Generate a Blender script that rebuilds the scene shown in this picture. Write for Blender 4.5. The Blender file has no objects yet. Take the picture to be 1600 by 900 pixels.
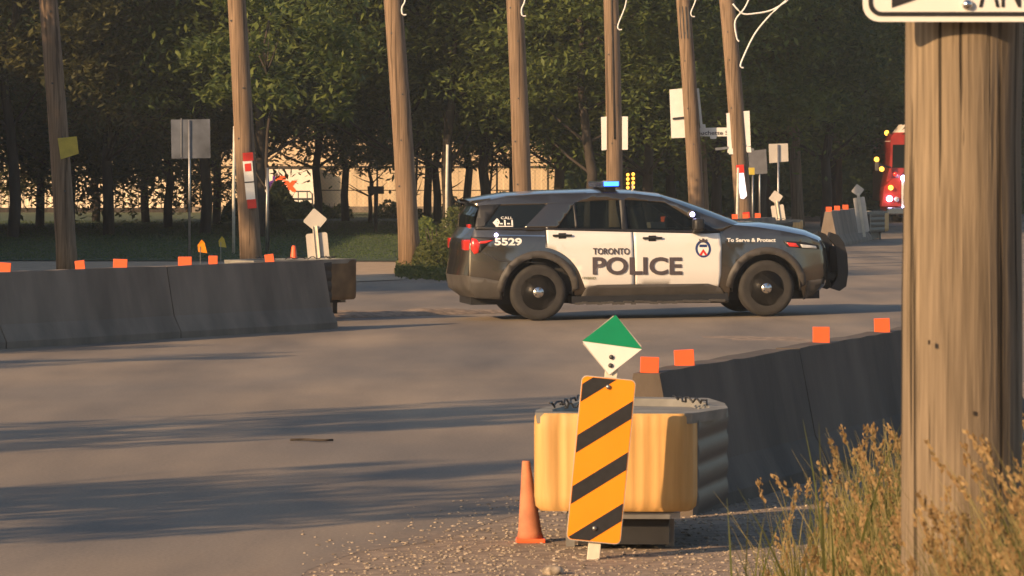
import bpy, bmesh, math, random
from mathutils import Vector, Matrix
from mathutils.geometry import delaunay_2d_cdt
random.seed(7)
R = math.radians
scene = bpy.context.scene
F = 7000.0; CH = 2.15; HY = 247.0           # focal length in photo pixels, camera height, horizon row

# ------------------------------------------------------------------ camera
cd = bpy.data.cameras.new('camera'); cam = bpy.data.objects.new('camera', cd)
scene.collection.objects.link(cam); scene.camera = cam
cam.location = (0, 0, CH); cam.rotation_euler = (R(90), 0, 0)
cd.sensor_width = 36; cd.lens = 36*F/1600; cd.shift_y = -203/1600
cd.clip_start = .5; cd.clip_end = 3000
cd.dof.use_dof = True; cd.dof.focus_distance = 50; cd.dof.aperture_fstop = 20
# ------------------------------------------------------------------ light
SAZ, SEL = R(47), R(20)                     # the sun travels towards (sin, cos) and comes from behind left
w = bpy.data.worlds.new('World'); scene.world = w; w.use_nodes = True
nt = w.node_tree; bg = nt.nodes['Background']; sky = nt.nodes.new('ShaderNodeTexSky')
sky.sky_type = 'NISHITA'; sky.sun_disc = False; sky.sun_elevation = SEL; sky.sun_rotation = SAZ+math.pi
sky.air_density = .9; sky.dust_density = 1.0; sky.ozone_density = .5
nt.links.new(sky.outputs[0], bg.inputs[0]); bg.inputs[1].default_value = .105
sd = bpy.data.lights.new('sun', 'SUN'); sun = bpy.data.objects.new('sun', sd); scene.collection.objects.link(sun)
sd.energy = 5.0; sd.angle = R(.6); sd.color = (1, .66, .36)
L = Vector((math.sin(SAZ)*math.cos(SEL), math.cos(SAZ)*math.cos(SEL), -math.sin(SEL)))
sun.rotation_euler = L.to_track_quat('-Z', 'Y').to_euler()
scene.view_settings.view_transform = 'Standard'; scene.view_settings.look = 'None'
scene.view_settings.gamma = 1; scene.view_settings.exposure = 0.42; scene.view_settings.use_curve_mapping = False
scene.render.engine = 'CYCLES'
scene.render.resolution_x = 1024; scene.render.resolution_y = 576
scene.cycles.transparent_max_bounces = 12

# ------------------------------------------------------------------ materials
def nodes(name):
    m = bpy.data.materials.new(name); m.use_nodes = True
    t = m.node_tree; return m, t, t.nodes['Principled BSDF']
def mat(name, c, rough=.7, metal=0, emit=None, es=1, var=.15, scale=6, coat=0, spec=.5, bump=0, stretch=(1, 1, 1), c2=None, bscale=None):
    m, t, b = nodes(name)
    b.inputs['Roughness'].default_value = rough; b.inputs['Metallic'].default_value = metal
    b.inputs['Coat Weight'].default_value = coat; b.inputs['Specular IOR Level'].default_value = spec
    b.inputs['Coat Roughness'].default_value = .08
    tc = t.nodes.new('ShaderNodeTexCoord'); mp = t.nodes.new('ShaderNodeMapping'); mp.inputs['Scale'].default_value = stretch
    n = t.nodes.new('ShaderNodeTexNoise'); n.inputs['Scale'].default_value = scale; n.inputs['Detail'].default_value = 6
    r = t.nodes.new('ShaderNodeValToRGB')
    lo = tuple(x*(1-var) for x in c); hi = tuple(min(1, x*(1+var)) for x in (c2 or c))
    r.color_ramp.elements[0].position = .32; r.color_ramp.elements[0].color = (*lo, 1)
    r.color_ramp.elements[1].position = .68; r.color_ramp.elements[1].color = (*hi, 1)
    t.links.new(tc.outputs['Object'], mp.inputs[0]); t.links.new(mp.outputs[0], n.inputs[0])
    t.links.new(n.outputs[0], r.inputs[0]); t.links.new(r.outputs[0], b.inputs['Base Color'])
    if bump:
        n2 = t.nodes.new('ShaderNodeTexNoise'); n2.inputs['Scale'].default_value = bscale or scale*4; n2.inputs['Detail'].default_value = 8
        t.links.new(mp.outputs[0], n2.inputs[0])
        bp = t.nodes.new('ShaderNodeBump'); bp.inputs['Strength'].default_value = bump; bp.inputs['Distance'].default_value = .008
        t.links.new(n2.outputs[0], bp.inputs['Height']); t.links.new(bp.outputs[0], b.inputs['Normal'])
    if emit:
        b.inputs['Emission Color'].default_value = (*emit, 1); b.inputs['Emission Strength'].default_value = es
    return m
def wood(name, c, dark=.35, sc=1.0, holes=True):
    m, t, b = nodes(name); b.inputs['Roughness'].default_value = .85; b.inputs['Specular IOR Level'].default_value = .2
    N = t.nodes.new; K = t.links.new
    tc = N('ShaderNodeTexCoord')
    def noise(s, scale, det=6, dist=0):
        mp = N('ShaderNodeMapping'); mp.inputs['Scale'].default_value = s
        n = N('ShaderNodeTexNoise'); n.inputs['Scale'].default_value = scale; n.inputs['Detail'].default_value = det
        n.inputs['Distortion'].default_value = dist
        K(tc.outputs['Object'], mp.inputs[0]); K(mp.outputs[0], n.inputs[0]); return n
    n1 = noise((1, 1, .035), 60*sc, 8, .3); n2 = noise((1, 1, .25), 2.2*sc, 4); n3 = noise((1, 1, .012), 26*sc, 3, .2)
    r1 = N('ShaderNodeValToRGB'); r1.color_ramp.elements[0].position = .3; r1.color_ramp.elements[1].position = .7
    r1.color_ramp.elements[0].color = (*[x*.62 for x in c], 1); r1.color_ramp.elements[1].color = (*[min(1, x*1.22) for x in c], 1)
    K(n1.outputs[0], r1.inputs[0])
    r2 = N('ShaderNodeValToRGB'); r2.color_ramp.elements[0].position = .3; r2.color_ramp.elements[1].position = .75
    r2.color_ramp.elements[0].color = (.6, .6, .62, 1); r2.color_ramp.elements[1].color = (1.0, .98, .92, 1)
    K(n2.outputs[0], r2.inputs[0])
    mx = N('ShaderNodeMixRGB'); mx.blend_type = 'MULTIPLY'; mx.inputs[0].default_value = .8
    K(r1.outputs[0], mx.inputs[1]); K(r2.outputs[0], mx.inputs[2])
    r3 = N('ShaderNodeValToRGB'); r3.color_ramp.elements[0].position = .375; r3.color_ramp.elements[1].position = .42
    r3.color_ramp.elements[0].color = (dark, dark, dark, 1); r3.color_ramp.elements[1].color = (1, 1, 1, 1)
    K(n3.outputs[0], r3.inputs[0])
    m2 = N('ShaderNodeMixRGB'); m2.blend_type = 'MULTIPLY'; m2.inputs[0].default_value = 1
    K(mx.outputs[0], m2.inputs[1]); K(r3.outputs[0], m2.inputs[2]); K(m2.outputs[0], b.inputs['Base Color'])
    bp = N('ShaderNodeBump'); bp.inputs['Strength'].default_value = .5; bp.inputs['Distance'].default_value = .01
    K(n1.outputs[0], bp.inputs['Height'])
    bp2 = N('ShaderNodeBump'); bp2.inputs['Strength'].default_value = .8; bp2.inputs['Distance'].default_value = .02
    K(r3.outputs[0], bp2.inputs['Height']); K(bp.outputs[0], bp2.inputs['Normal']); K(bp2.outputs[0], b.inputs['Normal'])
    return m
def leafmat(name, c, c2):
    m, t, b = nodes(name); N = t.nodes.new; K = t.links.new
    b.inputs['Roughness'].default_value = .6; b.inputs['Specular IOR Level'].default_value = .25
    oi = N('ShaderNodeNewGeometry'); r = N('ShaderNodeValToRGB')
    r.color_ramp.elements[0].color = (*c, 1); r.color_ramp.elements[1].color = (*c2, 1)
    K(oi.outputs['Random Per Island'], r.inputs[0]); K(r.outputs[0], b.inputs['Base Color'])
    tr = N('ShaderNodeBsdfTranslucent'); K(r.outputs[0], tr.inputs[0])
    mx = N('ShaderNodeMixShader'); mx.inputs[0].default_value = .4
    K(b.outputs[0], mx.inputs[1]); K(tr.outputs[0], mx.inputs[2]); K(mx.outputs[0], t.nodes['Material Output'].inputs[0])
    return m
def glassmat(name, tint, mixf=.5):
    m, t, b = nodes(name); N = t.nodes.new; K = t.links.new
    b.inputs['Base Color'].default_value = (.01, .014, .014, 1); b.inputs['Roughness'].default_value = .03
    b.inputs['Specular IOR Level'].default_value = .6
    tr = N('ShaderNodeBsdfTransparent'); tr.inputs[0].default_value = (*tint, 1)
    mx = N('ShaderNodeMixShader'); mx.inputs[0].default_value = mixf
    K(tr.outputs[0], mx.inputs[1]); K(b.outputs[0], mx.inputs[2]); K(mx.outputs[0], t.nodes['Material Output'].inputs[0])
    return m
def asphaltmat():
    m, t, b = nodes('dusty_asphalt'); N = t.nodes.new; K = t.links.new
    b.inputs['Roughness'].default_value = .8; b.inputs['Specular IOR Level'].default_value = .3
    tc = N('ShaderNodeTexCoord')
    def noise(s, scale, det, rot=0):
        mp = N('ShaderNodeMapping'); mp.inputs['Scale'].default_value = s; mp.inputs['Rotation'].default_value = (0, 0, rot)
        n = N('ShaderNodeTexNoise'); n.inputs['Scale'].default_value = scale; n.inputs['Detail'].default_value = det
        K(tc.outputs['Object'], mp.inputs[0]); K(mp.outputs[0], n.inputs[0]); return n
    a = noise((1, .16, 1), .9, 5, R(-14)); f = noise((1, 1, 1), 40, 6); p = noise((1, .5, 1), .35, 3)
    ra = N('ShaderNodeValToRGB'); ra.color_ramp.elements[0].position = .3; ra.color_ramp.elements[1].position = .7
    ra.color_ramp.elements[0].color = (.19, .162, .132, 1); ra.color_ramp.elements[1].color = (.34, .275, .205, 1)
    K(a.outputs[0], ra.inputs[0])
    rp = N('ShaderNodeValToRGB'); rp.color_ramp.elements[0].position = .35; rp.color_ramp.elements[1].position = .65
    rp.color_ramp.elements[0].color = (.8, .82, .86, 1); rp.color_ramp.elements[1].color = (1.12, 1.07, 1, 1)
    K(p.outputs[0], rp.inputs[0])
    rf = N('ShaderNodeValToRGB'); rf.color_ramp.elements[0].position = .3; rf.color_ramp.elements[1].position = .7
    rf.color_ramp.elements[0].color = (.82, .82, .82, 1); rf.color_ramp.elements[1].color = (1.1, 1.1, 1.1, 1)
    K(f.outputs[0], rf.inputs[0])
    m1 = N('ShaderNodeMixRGB'); m1.blend_type = 'MULTIPLY'; m1.inputs[0].default_value = 1
    m2 = N('ShaderNodeMixRGB'); m2.blend_type = 'MULTIPLY'; m2.inputs[0].default_value = 1
    K(ra.outputs[0], m1.inputs[1]); K(rp.outputs[0], m1.inputs[2]); K(m1.outputs[0], m2.inputs[1]); K(rf.outputs[0], m2.inputs[2])
    # dust and grit spread over the shoulder side of the asphalt
    def mth(op, a_, b_=None):
        n = N('ShaderNodeMath'); n.operation = op
        for i, v in enumerate((a_, b_)):
            if v is None: continue
            if isinstance(v, (int, float)): n.inputs[i].default_value = v
            else: K(v, n.inputs[i])
        return n.outputs[0]
    sp_ = N('ShaderNodeSeparateXYZ'); K(tc.outputs['Object'], sp_.inputs[0]); g1 = noise((1, .4, 1), 2.2, 6); g2 = noise((1, 1, 1), 14, 5)
    dd_ = mth('SUBTRACT', mth('ADD', sp_.outputs[0], 1.25), mth('MULTIPLY', mth('SUBTRACT', sp_.outputs[1], 22.2), .27))
    fc = mth('ADD', mth('ADD', dd_, .35), mth('MULTIPLY', mth('SUBTRACT', mth('ADD', g1.outputs[0], mth('MULTIPLY', g2.outputs[0], .5)), .75), 2.2))
    cl = N('ShaderNodeClamp'); K(mth('MULTIPLY', fc, 1.3), cl.inputs[0]); far = N('ShaderNodeClamp'); K(mth('MULTIPLY', mth('SUBTRACT', 33, sp_.outputs[1]), .3), far.inputs[0])
    md = N('ShaderNodeMixRGB'); K(mth('MULTIPLY', cl.outputs[0], far.outputs[0]), md.inputs[0]); K(m2.outputs[0], md.inputs[1])
    rg = N('ShaderNodeValToRGB'); rg.color_ramp.elements[0].position = .3; rg.color_ramp.elements[1].position = .7
    rg.color_ramp.elements[0].color = (.18, .13, .09, 1); rg.color_ramp.elements[1].color = (.36, .27, .19, 1); K(g2.outputs[0], rg.inputs[0]); K(rg.outputs[0], md.inputs[2])
    K(md.outputs[0], b.inputs['Base Color'])
    bp = N('ShaderNodeBump'); bp.inputs['Strength'].default_value = .25; bp.inputs['Distance'].default_value = .01
    K(f.outputs[0], bp.inputs['Height']); K(bp.outputs[0], b.inputs['Normal'])
    return m

M = {}
M['asphalt'] = asphaltmat()
M['gravel'] = mat('gravel_dirt', (.27, .20, .14), .95, var=.35, scale=9, bump=.5, bscale=22)
M['concrete_walk'] = mat('concrete_walk', (.42, .31, .20), .9, var=.15, scale=3, bump=.2)
M['lawn'] = mat('lawn', (.042, .068, .022), .95, var=.4, scale=2.5, bump=1, bscale=20)
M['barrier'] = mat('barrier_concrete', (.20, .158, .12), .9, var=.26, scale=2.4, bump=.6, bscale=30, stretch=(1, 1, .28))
M['barrier_shaded'] = mat('barrier_concrete_shaded', (.105, .082, .062), .9, var=.3, scale=2.0, bump=.6, bscale=30, stretch=(1, 1, .4))  # same concrete with the shade of the right row put into its colour
M['orange'] = mat('orange_reflector', (.85, .13, .035), .45, var=.08, emit=None)
M['pole'] = wood('pole_wood', (.29, .20, .13), .5, .6)
M['bigpole'] = wood('weathered_wood', (.285, .22, .148), .22, 1.5)
M['bark'] = mat('bark', (.048, .037, .028), .95, var=.4, scale=8, stretch=(1, 1, .2), bump=.6)
M['leafA'] = leafmat('leaf_olive', (.075, .115, .034), (.18, .21, .050))
M['leafB'] = leafmat('leaf_dark', (.050, .090, .034), (.12, .16, .048))
M['leafC'] = leafmat('leaf_brown', (.085, .085, .032), (.16, .15, .05))
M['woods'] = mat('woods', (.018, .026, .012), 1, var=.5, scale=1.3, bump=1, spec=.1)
M['white'] = mat('white_paint', (.72, .70, .66), .35, var=.04, scale=2)
M['alu'] = mat('sign_back', (.50, .46, .40), .5, var=.08, scale=4, metal=.1)
M['cream'] = mat('cream_post', (.66, .60, .48), .5, var=.12, scale=12)
M['black'] = mat('black_plastic', (.016, .016, .017), .5, var=.2)
M['steel'] = mat('steel', (.35, .34, .32), .4, metal=.8, var=.2)
M['dsteel'] = mat('dark_steel', (.07, .07, .07), .55, metal=.3, var=.3)
M['green'] = mat('sign_green', (.004, .24, .11), .35, var=.05)
M['signwhite'] = mat('sign_white', (.80, .78, .72), .35, var=.04)
M['ye'] = mat('sign_orange', (.90, .29, .008), .4, var=.04)
M['sblack'] = mat('sign_black', (.02, .02, .022), .45, var=.2, scale=30)
M['nose'] = mat('nose_yellow', (.56, .31, .09), .6, var=.16, scale=2.2, stretch=(6, 6, .5), c2=(.62, .36, .12))
M['gasket'] = mat('gasket_grey', (.22, .21, .18), .8, var=.25, scale=5)
M['cone'] = mat('cone_orange', (.52, .19, .09), .8, var=.2, scale=9)
M['paint'] = mat('car_grey', (.20, .175, .145), .20, metal=.9, coat=.5, var=.05, scale=3)
M['hood_darkened'] = mat('car_grey_darkened', (.03, .03, .032), .25, coat=1, var=.05)  # grey paint darkened to carry the dark reflections on the hood
M['doorwhite'] = mat('car_white', (.74, .71, .66), .3, coat=.6, var=.03, scale=2)
M['clad'] = mat('car_cladding', (.062, .055, .048), .6, var=.2, scale=5)
M['rubber'] = mat('tyre_rubber', (.028, .025, .022), .85, var=.25, scale=9)
M['rim'] = mat('black_rim', (.018, .017, .016), .35, var=.15, metal=.3)
M['chrome'] = mat('chrome', (.75, .72, .68), .18, metal=1, var=.05)
M['glass'] = glassmat('tinted_glass', (.62, .72, .72), .4)
M['darkglass'] = glassmat('dark_glass', (.15, .17, .18), .85)
M['tail'] = mat('tail_red', (.55, .02, .015), .2, coat=1, emit=(1, .05, .02), es=.35, var=.1)
M['clearlens'] = mat('clear_lens', (.6, .6, .58), .15, coat=1)
M['blue'] = mat('blue_light', (.05, .15, .9), .2, emit=(.03, .16, 1), es=4)
M['violet'] = mat('flash_light', (.8, .8, 1), .2, emit=(.6, .55, 1), es=12)
M['lettergrey'] = mat('letter_grey', (.075, .06, .065), .5, var=.1)
M['letterwhite'] = mat('letter_white', (.80, .78, .72), .4, var=.03)
M['crestblue'] = mat('crest_blue', (.02, .045, .16), .4)
M['red'] = mat('bright_red', (.65, .035, .02), .4, var=.1)
M['truckred'] = mat('truck_red', (.36, .03, .02), .35, var=.1, coat=.5)
M['wall'] = mat('warehouse_wall', (.62, .47, .30), .8, var=.06, scale=1)
M['shed'] = mat('shed_white', (.78, .64, .46), .7, var=.06, scale=1)
M['truckwhite'] = mat('trailer_white', (.86, .78, .66), .4, var=.04)
M['purple'] = mat('purple', (.10, .02, .22), .4)
M['exorange'] = mat('letter_orange', (.85, .12, .02), .4)
M['amber'] = mat('amber_light', (.9, .4, .02), .3, emit=(1, .45, .05), es=3)
M['grassA'] = leafmat('grass_dry', (.20, .17, .065), (.38, .31, .13))
M['grassG'] = leafmat('grass_green', (.07, .09, .02), (.17, .16, .045))
M['seed'] = leafmat('seed_heads', (.28, .17, .07), (.48, .33, .15))
M['weed'] = leafmat('weed_leaves', (.05, .07, .02), (.12, .13, .04))
M['galv'] = mat('galvanised', (.34, .30, .24), .6, var=.1)
M['stone'] = mat('stones', (.22, .17, .12), .9, var=.4, scale=25, c2=(.38, .31, .23))
M['shade'] = mat('interior', (.03, .03, .03), .8)
M['yellow'] = mat('yellow_sign', (.55, .42, .05), .5)

# ------------------------------------------------------------------ helpers
COL = scene.collection
def at(px, py, D): return Vector(((px-800)/F*D, D, CH-(py-HY)/F*D))
def gx(px, D): return (px-800)/F*D
def gD(py): return F*CH/(py-HY)
def sst(a, b, x):
    t = max(0, min(1, (x-a)/(b-a))); return t*t*(3-2*t)
def h(x, y):
    wn = sst(50, 57, y)*(1-sst(68, 76, y))
    bk = .5*sst(.75, 1.5, x)*(1-sst(17, 20.5, y))*(1-sst(12, 20, x))
    return bk+.0144*(max(0, min(6, x-.36))-max(0, min(6, x-8)))*wn
def tag(o, label=None, cat=None, group=None, kind=None):
    if label: o['label'] = label
    if cat: o['category'] = cat
    if group: o['group'] = group
    if kind: o['kind'] = kind
    return o
def empty(name, loc, label, cat, group=None, rz=0):
    o = bpy.data.objects.new(name, None); COL.objects.link(o); o.location = loc; o.rotation_euler = (0, 0, rz)
    o.empty_display_size = .2
    return tag(o, label, cat, group)
def obj(name, bm, m, parent=None, smooth=False, normals=True):
    if normals: bmesh.ops.recalc_face_normals(bm, faces=bm.faces)
    me = bpy.data.meshes.new(name); bm.to_mesh(me); bm.free()
    for mm in (m if isinstance(m, (list, tuple)) else [m]): me.materials.append(mm)
    if smooth:
        for p in me.polygons: p.use_smooth = True
    o = bpy.data.objects.new(name, me); COL.objects.link(o)
    if parent: o.parent = parent
    return o
def copy_tree(o, parent=None):
    c = o.copy(); COL.objects.link(c); c.parent = parent
    for ch in list(o.children): copy_tree(ch, c)
    return c
def B(): return bmesh.new()
def box(bm, cx, cy, cz, sx, sy, sz, rot=None, bev=0):
    g = bmesh.ops.create_cube(bm, size=1)['verts']
    mtx = Matrix.Translation((cx, cy, cz)) @ (rot.to_4x4() if rot else Matrix()) @ Matrix.Diagonal((sx, sy, sz, 1))
    bmesh.ops.transform(bm, matrix=mtx, verts=g)
    if bev:
        es = list({e for v in g for e in v.link_edges})
        bmesh.ops.bevel(bm, geom=es, offset=bev, segments=2, affect='EDGES', profile=.6)
def tube(bm, pts, rad, seg=10, cap=True):
    pts = [Vector(p) for p in pts]; n = len(pts); rings = []
    for i, p in enumerate(pts):
        d = (pts[min(i+1, n-1)]-pts[max(i-1, 0)]).normalized()
        up = Vector((0, 1, 0)) if abs(d.z) > .7 else Vector((0, 0, 1))
        a = d.cross(up).normalized(); b = a.cross(d)
        r = rad[i] if isinstance(rad, (list, tuple)) else rad
        rings.append([bm.verts.new(p+(a*math.cos(2*math.pi*k/seg)+b*math.sin(2*math.pi*k/seg))*r) for k in range(seg)])
    for i in range(n-1):
        for k in range(seg):
            bm.faces.new((rings[i][k], rings[i][(k+1) % seg], rings[i+1][(k+1) % seg], rings[i+1][k]))
    if cap: bm.faces.new(rings[0][::-1]); bm.faces.new(rings[-1])
def lathe(bm, prof, axis='z', seg=32, org=(0, 0, 0)):
    rings = []
    for (r, a) in prof:
        ring = []
        for k in range(seg):
            c, s = math.cos(2*math.pi*k/seg)*r, math.sin(2*math.pi*k/seg)*r
            p = (c, s, a) if axis == 'z' else (c, a, s)
            ring.append(bm.verts.new(Vector(p)+Vector(org)))
        rings.append(ring)
    for i in range(len(rings)-1):
        for k in range(seg):
            bm.faces.new((rings[i][k], rings[i][(k+1) % seg], rings[i+1][(k+1) % seg], rings[i+1][k]))
    if prof[0][0] > 1e-4: bm.faces.new(rings[0])
    if prof[-1][0] > 1e-4: bm.faces.new(rings[-1])
def prism(bm, poly, y0, y1):                 # polygon in x,z pushed along y
    a = [bm.verts.new((x, y0, z)) for x, z in poly]; b = [bm.verts.new((x, y1, z)) for x, z in poly]
    bm.faces.new(a); bm.faces.new(b[::-1]); n = len(poly)
    for i in range(n): bm.faces.new((a[i], b[i], b[(i+1) % n], a[(i+1) % n]))
def rrect(cx, cz, wd, ht, r, n=5):
    out = []
    for sx, sz, a0 in ((1, 1, 0), (-1, 1, 90), (-1, -1, 180), (1, -1, 270)):
        for k in range(n+1):
            a = R(a0+90*k/n)
            out.append((cx+sx*(wd/2-r)+r*math.cos(a), cz+sz*(ht/2-r)+r*math.sin(a)))
    return out
def gsheet(name, poly, off, m, step=2.0, label=None, kind='structure'):
    bm = B(); vs_, _, fs_ = delaunay_2d_cdt([Vector(p) for p in poly], [], [list(range(len(poly)))], 1, 1e-6)[:3]
    vv = [bm.verts.new((p.x, p.y, 0)) for p in vs_]
    for f_ in fs_: bm.faces.new([vv[k] for k in f_])
    xs = [p[0] for p in poly]; ys = [p[1] for p in poly]
    def cuts(lo, hi, ax):
        v = max(lo, -20 if ax == 0 else 10)
        while v < min(hi, 22 if ax == 0 else 100):
            bmesh.ops.bisect_plane(bm, geom=bm.verts[:]+bm.edges[:]+bm.faces[:], plane_co=(v, 0, 0) if ax == 0 else (0, v, 0), plane_no=(1, 0, 0) if ax == 0 else (0, 1, 0))
            v += step
    cuts(min(xs)+.37, max(xs), 0); cuts(min(ys)+.37, max(ys), 1)
    for v in bm.verts: v.co.z = h(v.co.x, v.co.y)+off
    for f in bm.faces:
        f.normal_update()
        if f.normal.z < 0: f.normal_flip()
    o = obj(name, bm, m, normals=False); o['kind'] = kind
    return o
def text_pts(s, height, bold=.0, space=1.0, depth=0.0):
    cu = bpy.data.curves.new('t', 'FONT'); cu.body = s; cu.size = 1; cu.offset = bold; cu.extrude = depth; cu.space_character = space
    cu.resolution_u = 4
    o = bpy.data.objects.new('t', cu); COL.objects.link(o)
    bpy.context.view_layer.update()
    me = bpy.data.meshes.new_from_object(o.evaluated_get(bpy.context.evaluated_depsgraph_get()))
    bpy.data.objects.remove(o); bpy.data.curves.remove(cu)
    zs = [v.co.y for v in me.vertices]; xs = [v.co.x for v in me.vertices]
    x0 = min(xs); x1 = max(xs)
    return me, x0, x1
def text(name, s, x0, x1, z0, cap, m, parent, fn, bold=.01, slant=0, depthdir=1):
    # width spans x0..x1, baseline z0, capital height cap; fn(x, z) -> Vector
    me, a, b = text_pts(s, cap, bold); sc = cap/.70
    for v in me.vertices:
        x = x0+(v.co.x-a)/(b-a)*(x1-x0); z = z0+v.co.y*sc
        v.co = fn(x+slant*(z-z0), z)
    me.materials.clear(); me.materials.append(m)
    o = bpy.data.objects.new(name, me); COL.objects.link(o); o.parent = parent
    return o

class LB:                                    # fast buffer of loose quads
    def __init__(self): self.v = []; self.f = []
    def quad(self, a, b, c, d):
        n = len(self.v); self.v += [a[:], b[:], c[:], d[:]]; self.f.append((n, n+1, n+2, n+3))
    def mesh(self, name, m):
        me = bpy.data.meshes.new(name); me.from_pydata(self.v, [], self.f); me.update(); me.materials.append(m); return me
    def obj(self, name, m, parent=None):
        o = bpy.data.objects.new(name, self.mesh(name, m)); COL.objects.link(o)
        if parent: o.parent = parent
        return o
# ------------------------------------------------------------------ ground, road, lawn
def ground():
    xs = [-900, -300, -120, -60, -30]+[-20+i for i in range(43)]+[30, 60, 120, 300, 900]
    ys = [-200, -60, 0, 8]+[12+i for i in range(90)]+[110, 130, 160, 200, 300, 600, 1500]
    bm = B(); V = [[bm.verts.new((x, y, h(x, y))) for x in xs] for y in ys]
    for j in range(len(ys)-1):
        for i in range(len(xs)-1): bm.faces.new((V[j][i], V[j][i+1], V[j+1][i+1], V[j+1][i]))
    bmesh.ops.recalc_face_normals(bm, faces=bm.faces)
    for f in bm.faces:
        f.normal_update()
        if f.normal.z < 0: f.normal_flip()
    o = obj('ground', bm, M['gravel'], normals=False); o['kind'] = 'structure'
ground()
edge = [(-60, 5), (-4.2, 10), (-2.2, 18), (-1.35, 22.2), (-.75, 24.4), (-.25, 26.0), (.15, 27.6), (.75, 28.4), (1.3, 30), (2.2, 33), (4.2, 41), (8, 52), (14, 60), (40, 66),
        (40, 120), (30, 175), (9, 176), (6, 150), (4.2, 120), (2.2, 100), (.8, 86), (.2, 80), (-.9, 77.3), (-3.4, 76), (-20, 75.5), (-60, 75)]
jit = []
for i in range(len(edge)):
    a = Vector(edge[i]); b = Vector(edge[(i+1) % len(edge)]); n = max(1, int((b-a).length/.5)) if a.y < 42 and b.y < 42 and a.x > -10 else 1
    for k in range(n):
        p = a.lerp(b, k/n)
        if n > 1: p += Vector((random.uniform(-.10, .10), random.uniform(-.1, .1)))
        jit.append((p.x, p.y))
gsheet('road', jit, .0015, M['asphalt'])
gsheet('pavement', [(-60, 76.2), (-3.2, 76.8), (-1.9, 79), (-1.95, 86), (-2.4, 92), (-60, 96)], .012, M['concrete_walk'])
gsheet('lawn', [(-60, 96.5), (-2.3, 93), (-1.2, 87), (-.1, 88), (2.6, 104), (4.5, 121), (7, 152), (9, 178), (9, 205), (-60, 205)], .016, M['lawn'])

# low gravel bank beside the foot of the far-left barrier
def bank(name, pts, wd, hh):
    bm = B(); rows = []
    n = 60
    for i in range(n+1):
        t = i/n*(len(pts)-1); k = min(int(t), len(pts)-2); p = Vector(pts[k]).lerp(Vector(pts[k+1]), t-k)
        e = math.sin(math.pi*min(1, i/n*1.0))**.5
        row = []
        for j in range(9):
            s = -1+2*j/8
            z = hh*(1-s*s)*e*(1+.12*math.sin(i*.9+j)+.15*math.sin(i*.33))+.010
            row.append(bm.verts.new((p.x+random.uniform(-.03, .03), p.y+s*wd*(.4+.6*e), h(p.x, p.y)+max(.009, z) if abs(s) < 1 else .005+h(p.x, p.y))))
        rows.append(row)
    for i in range(n):
        for j in range(8): bm.faces.new((rows[i][j], rows[i+1][j], rows[i+1][j+1], rows[i][j+1]))
    o = obj(name, bm, M['gravel'], smooth=True); o['kind'] = 'structure'
bank('gravel_bank', [(-4.0, 57.0), (-2.6, 60.2), (-1.2, 61.6), (.1, 62.6)], .55, .07)

def stones(name, n, fn, r0, r1):
    t = B(); bmesh.ops.create_icosphere(t, subdivisions=1, radius=1); tv = [v.co.copy() for v in t.verts]; tf = [[v.index for v in f.verts] for f in t.faces]; t.free()
    V_, F_ = [], []
    for _ in range(n):
        x, y, sc = fn(); r = (r0+(r1-r0)*random.random()**2.2)*sc; k = len(V_)
        mt = Matrix.Translation((x, y, h(x, y)+r*.2)) @ Matrix.Rotation(random.uniform(0, 6), 4, 'Z') @ Matrix.Diagonal((r*random.uniform(.8, 1.6), r, r*random.uniform(.4, .7), 1))
        V_ += [(mt @ (v*random.uniform(.85, 1.15)))[:] for v in tv]; F_ += [[i+k for i in f] for f in tf]
    me = bpy.data.meshes.new(name); me.from_pydata(V_, [], F_); me.materials.append(M['stone'])
    o = bpy.data.objects.new(name, me); COL.objects.link(o); o['kind'] = 'stuff'
    tag(o, 'loose pebbles scattered over the gravel shoulder', 'gravel')
def near():
    while True:
        D = random.uniform(22.3, 28.5); px = random.uniform(470, 1330); x = gx(px, D)
        ex = -1.25+(D-22.2)*.27
        if x > ex-1.0 and random.random() < .04+.96*sst(ex-.9, ex+.7, x): return x, D, 1
stones('gravel', 6500, near, .002, .014)

# ------------------------------------------------------------------ utility poles
def bolts(bm, ps):
    pass
def pole(pb, yb, ptop, yt, D, r0, r1, label, group, H=11.0, m='pole', extra=None):
    p0 = at(pb, yb, D); p1 = at(ptop, yt, D); sl = (p1.x-p0.x)/(p1.z-p0.z)
    base = Vector((p0.x-sl*p0.z, D, 0))
    e = empty('utility_pole', base, label, 'utility pole', group)
    bm = B(); pts = [(sl*z+.02*math.sin(z*.6+D), .0, z) for z in [H*i/14-.03 for i in range(15)]]
    tube(bm, pts, [r0+(r1-r0)*i/14+(.025 if i == 0 else 0) for i in range(15)], 20)
    obj('shaft', bm, M[m], e, True)
    random.seed(int(D*7))
    for z in (1.6, 2.5, 3.4, 4.6, 5.3):
        a = random.uniform(-.6, .6); rr = r0+(r1-r0)*z/H
        bx, by = sl*z+rr*math.sin(a), -rr*math.cos(a)
        bm = B(); box(bm, bx, by, z, .03, .02, .03); obj('bolt', bm, M['dsteel'], e)
    return e, base, sl
G = 'wooden utility poles along the road'
P = {}
P[1] = pole(105, 410, 74, 0, 75, .175, .13, 'grey unlit wooden pole at the far left with a small yellow sign', G)
P[2] = pole(394, 405, 368, 0, 80, .19, .13, 'wooden pole carrying a white notice between two red bands', G)
P[3] = pole(641, 420, 614, 0, 88, .21, .15, 'wooden pole rising from the bare pavement edge left of the police car', G)
P[4] = pole(815, 300, 804, 0, 94, .20, .155, 'wooden pole rising behind the rear roof of the police car', G)
P[5] = pole(960, 280, 954, 0, 106, .20, .16, 'wooden pole behind the roof light with two upright white signs', G)
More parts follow.
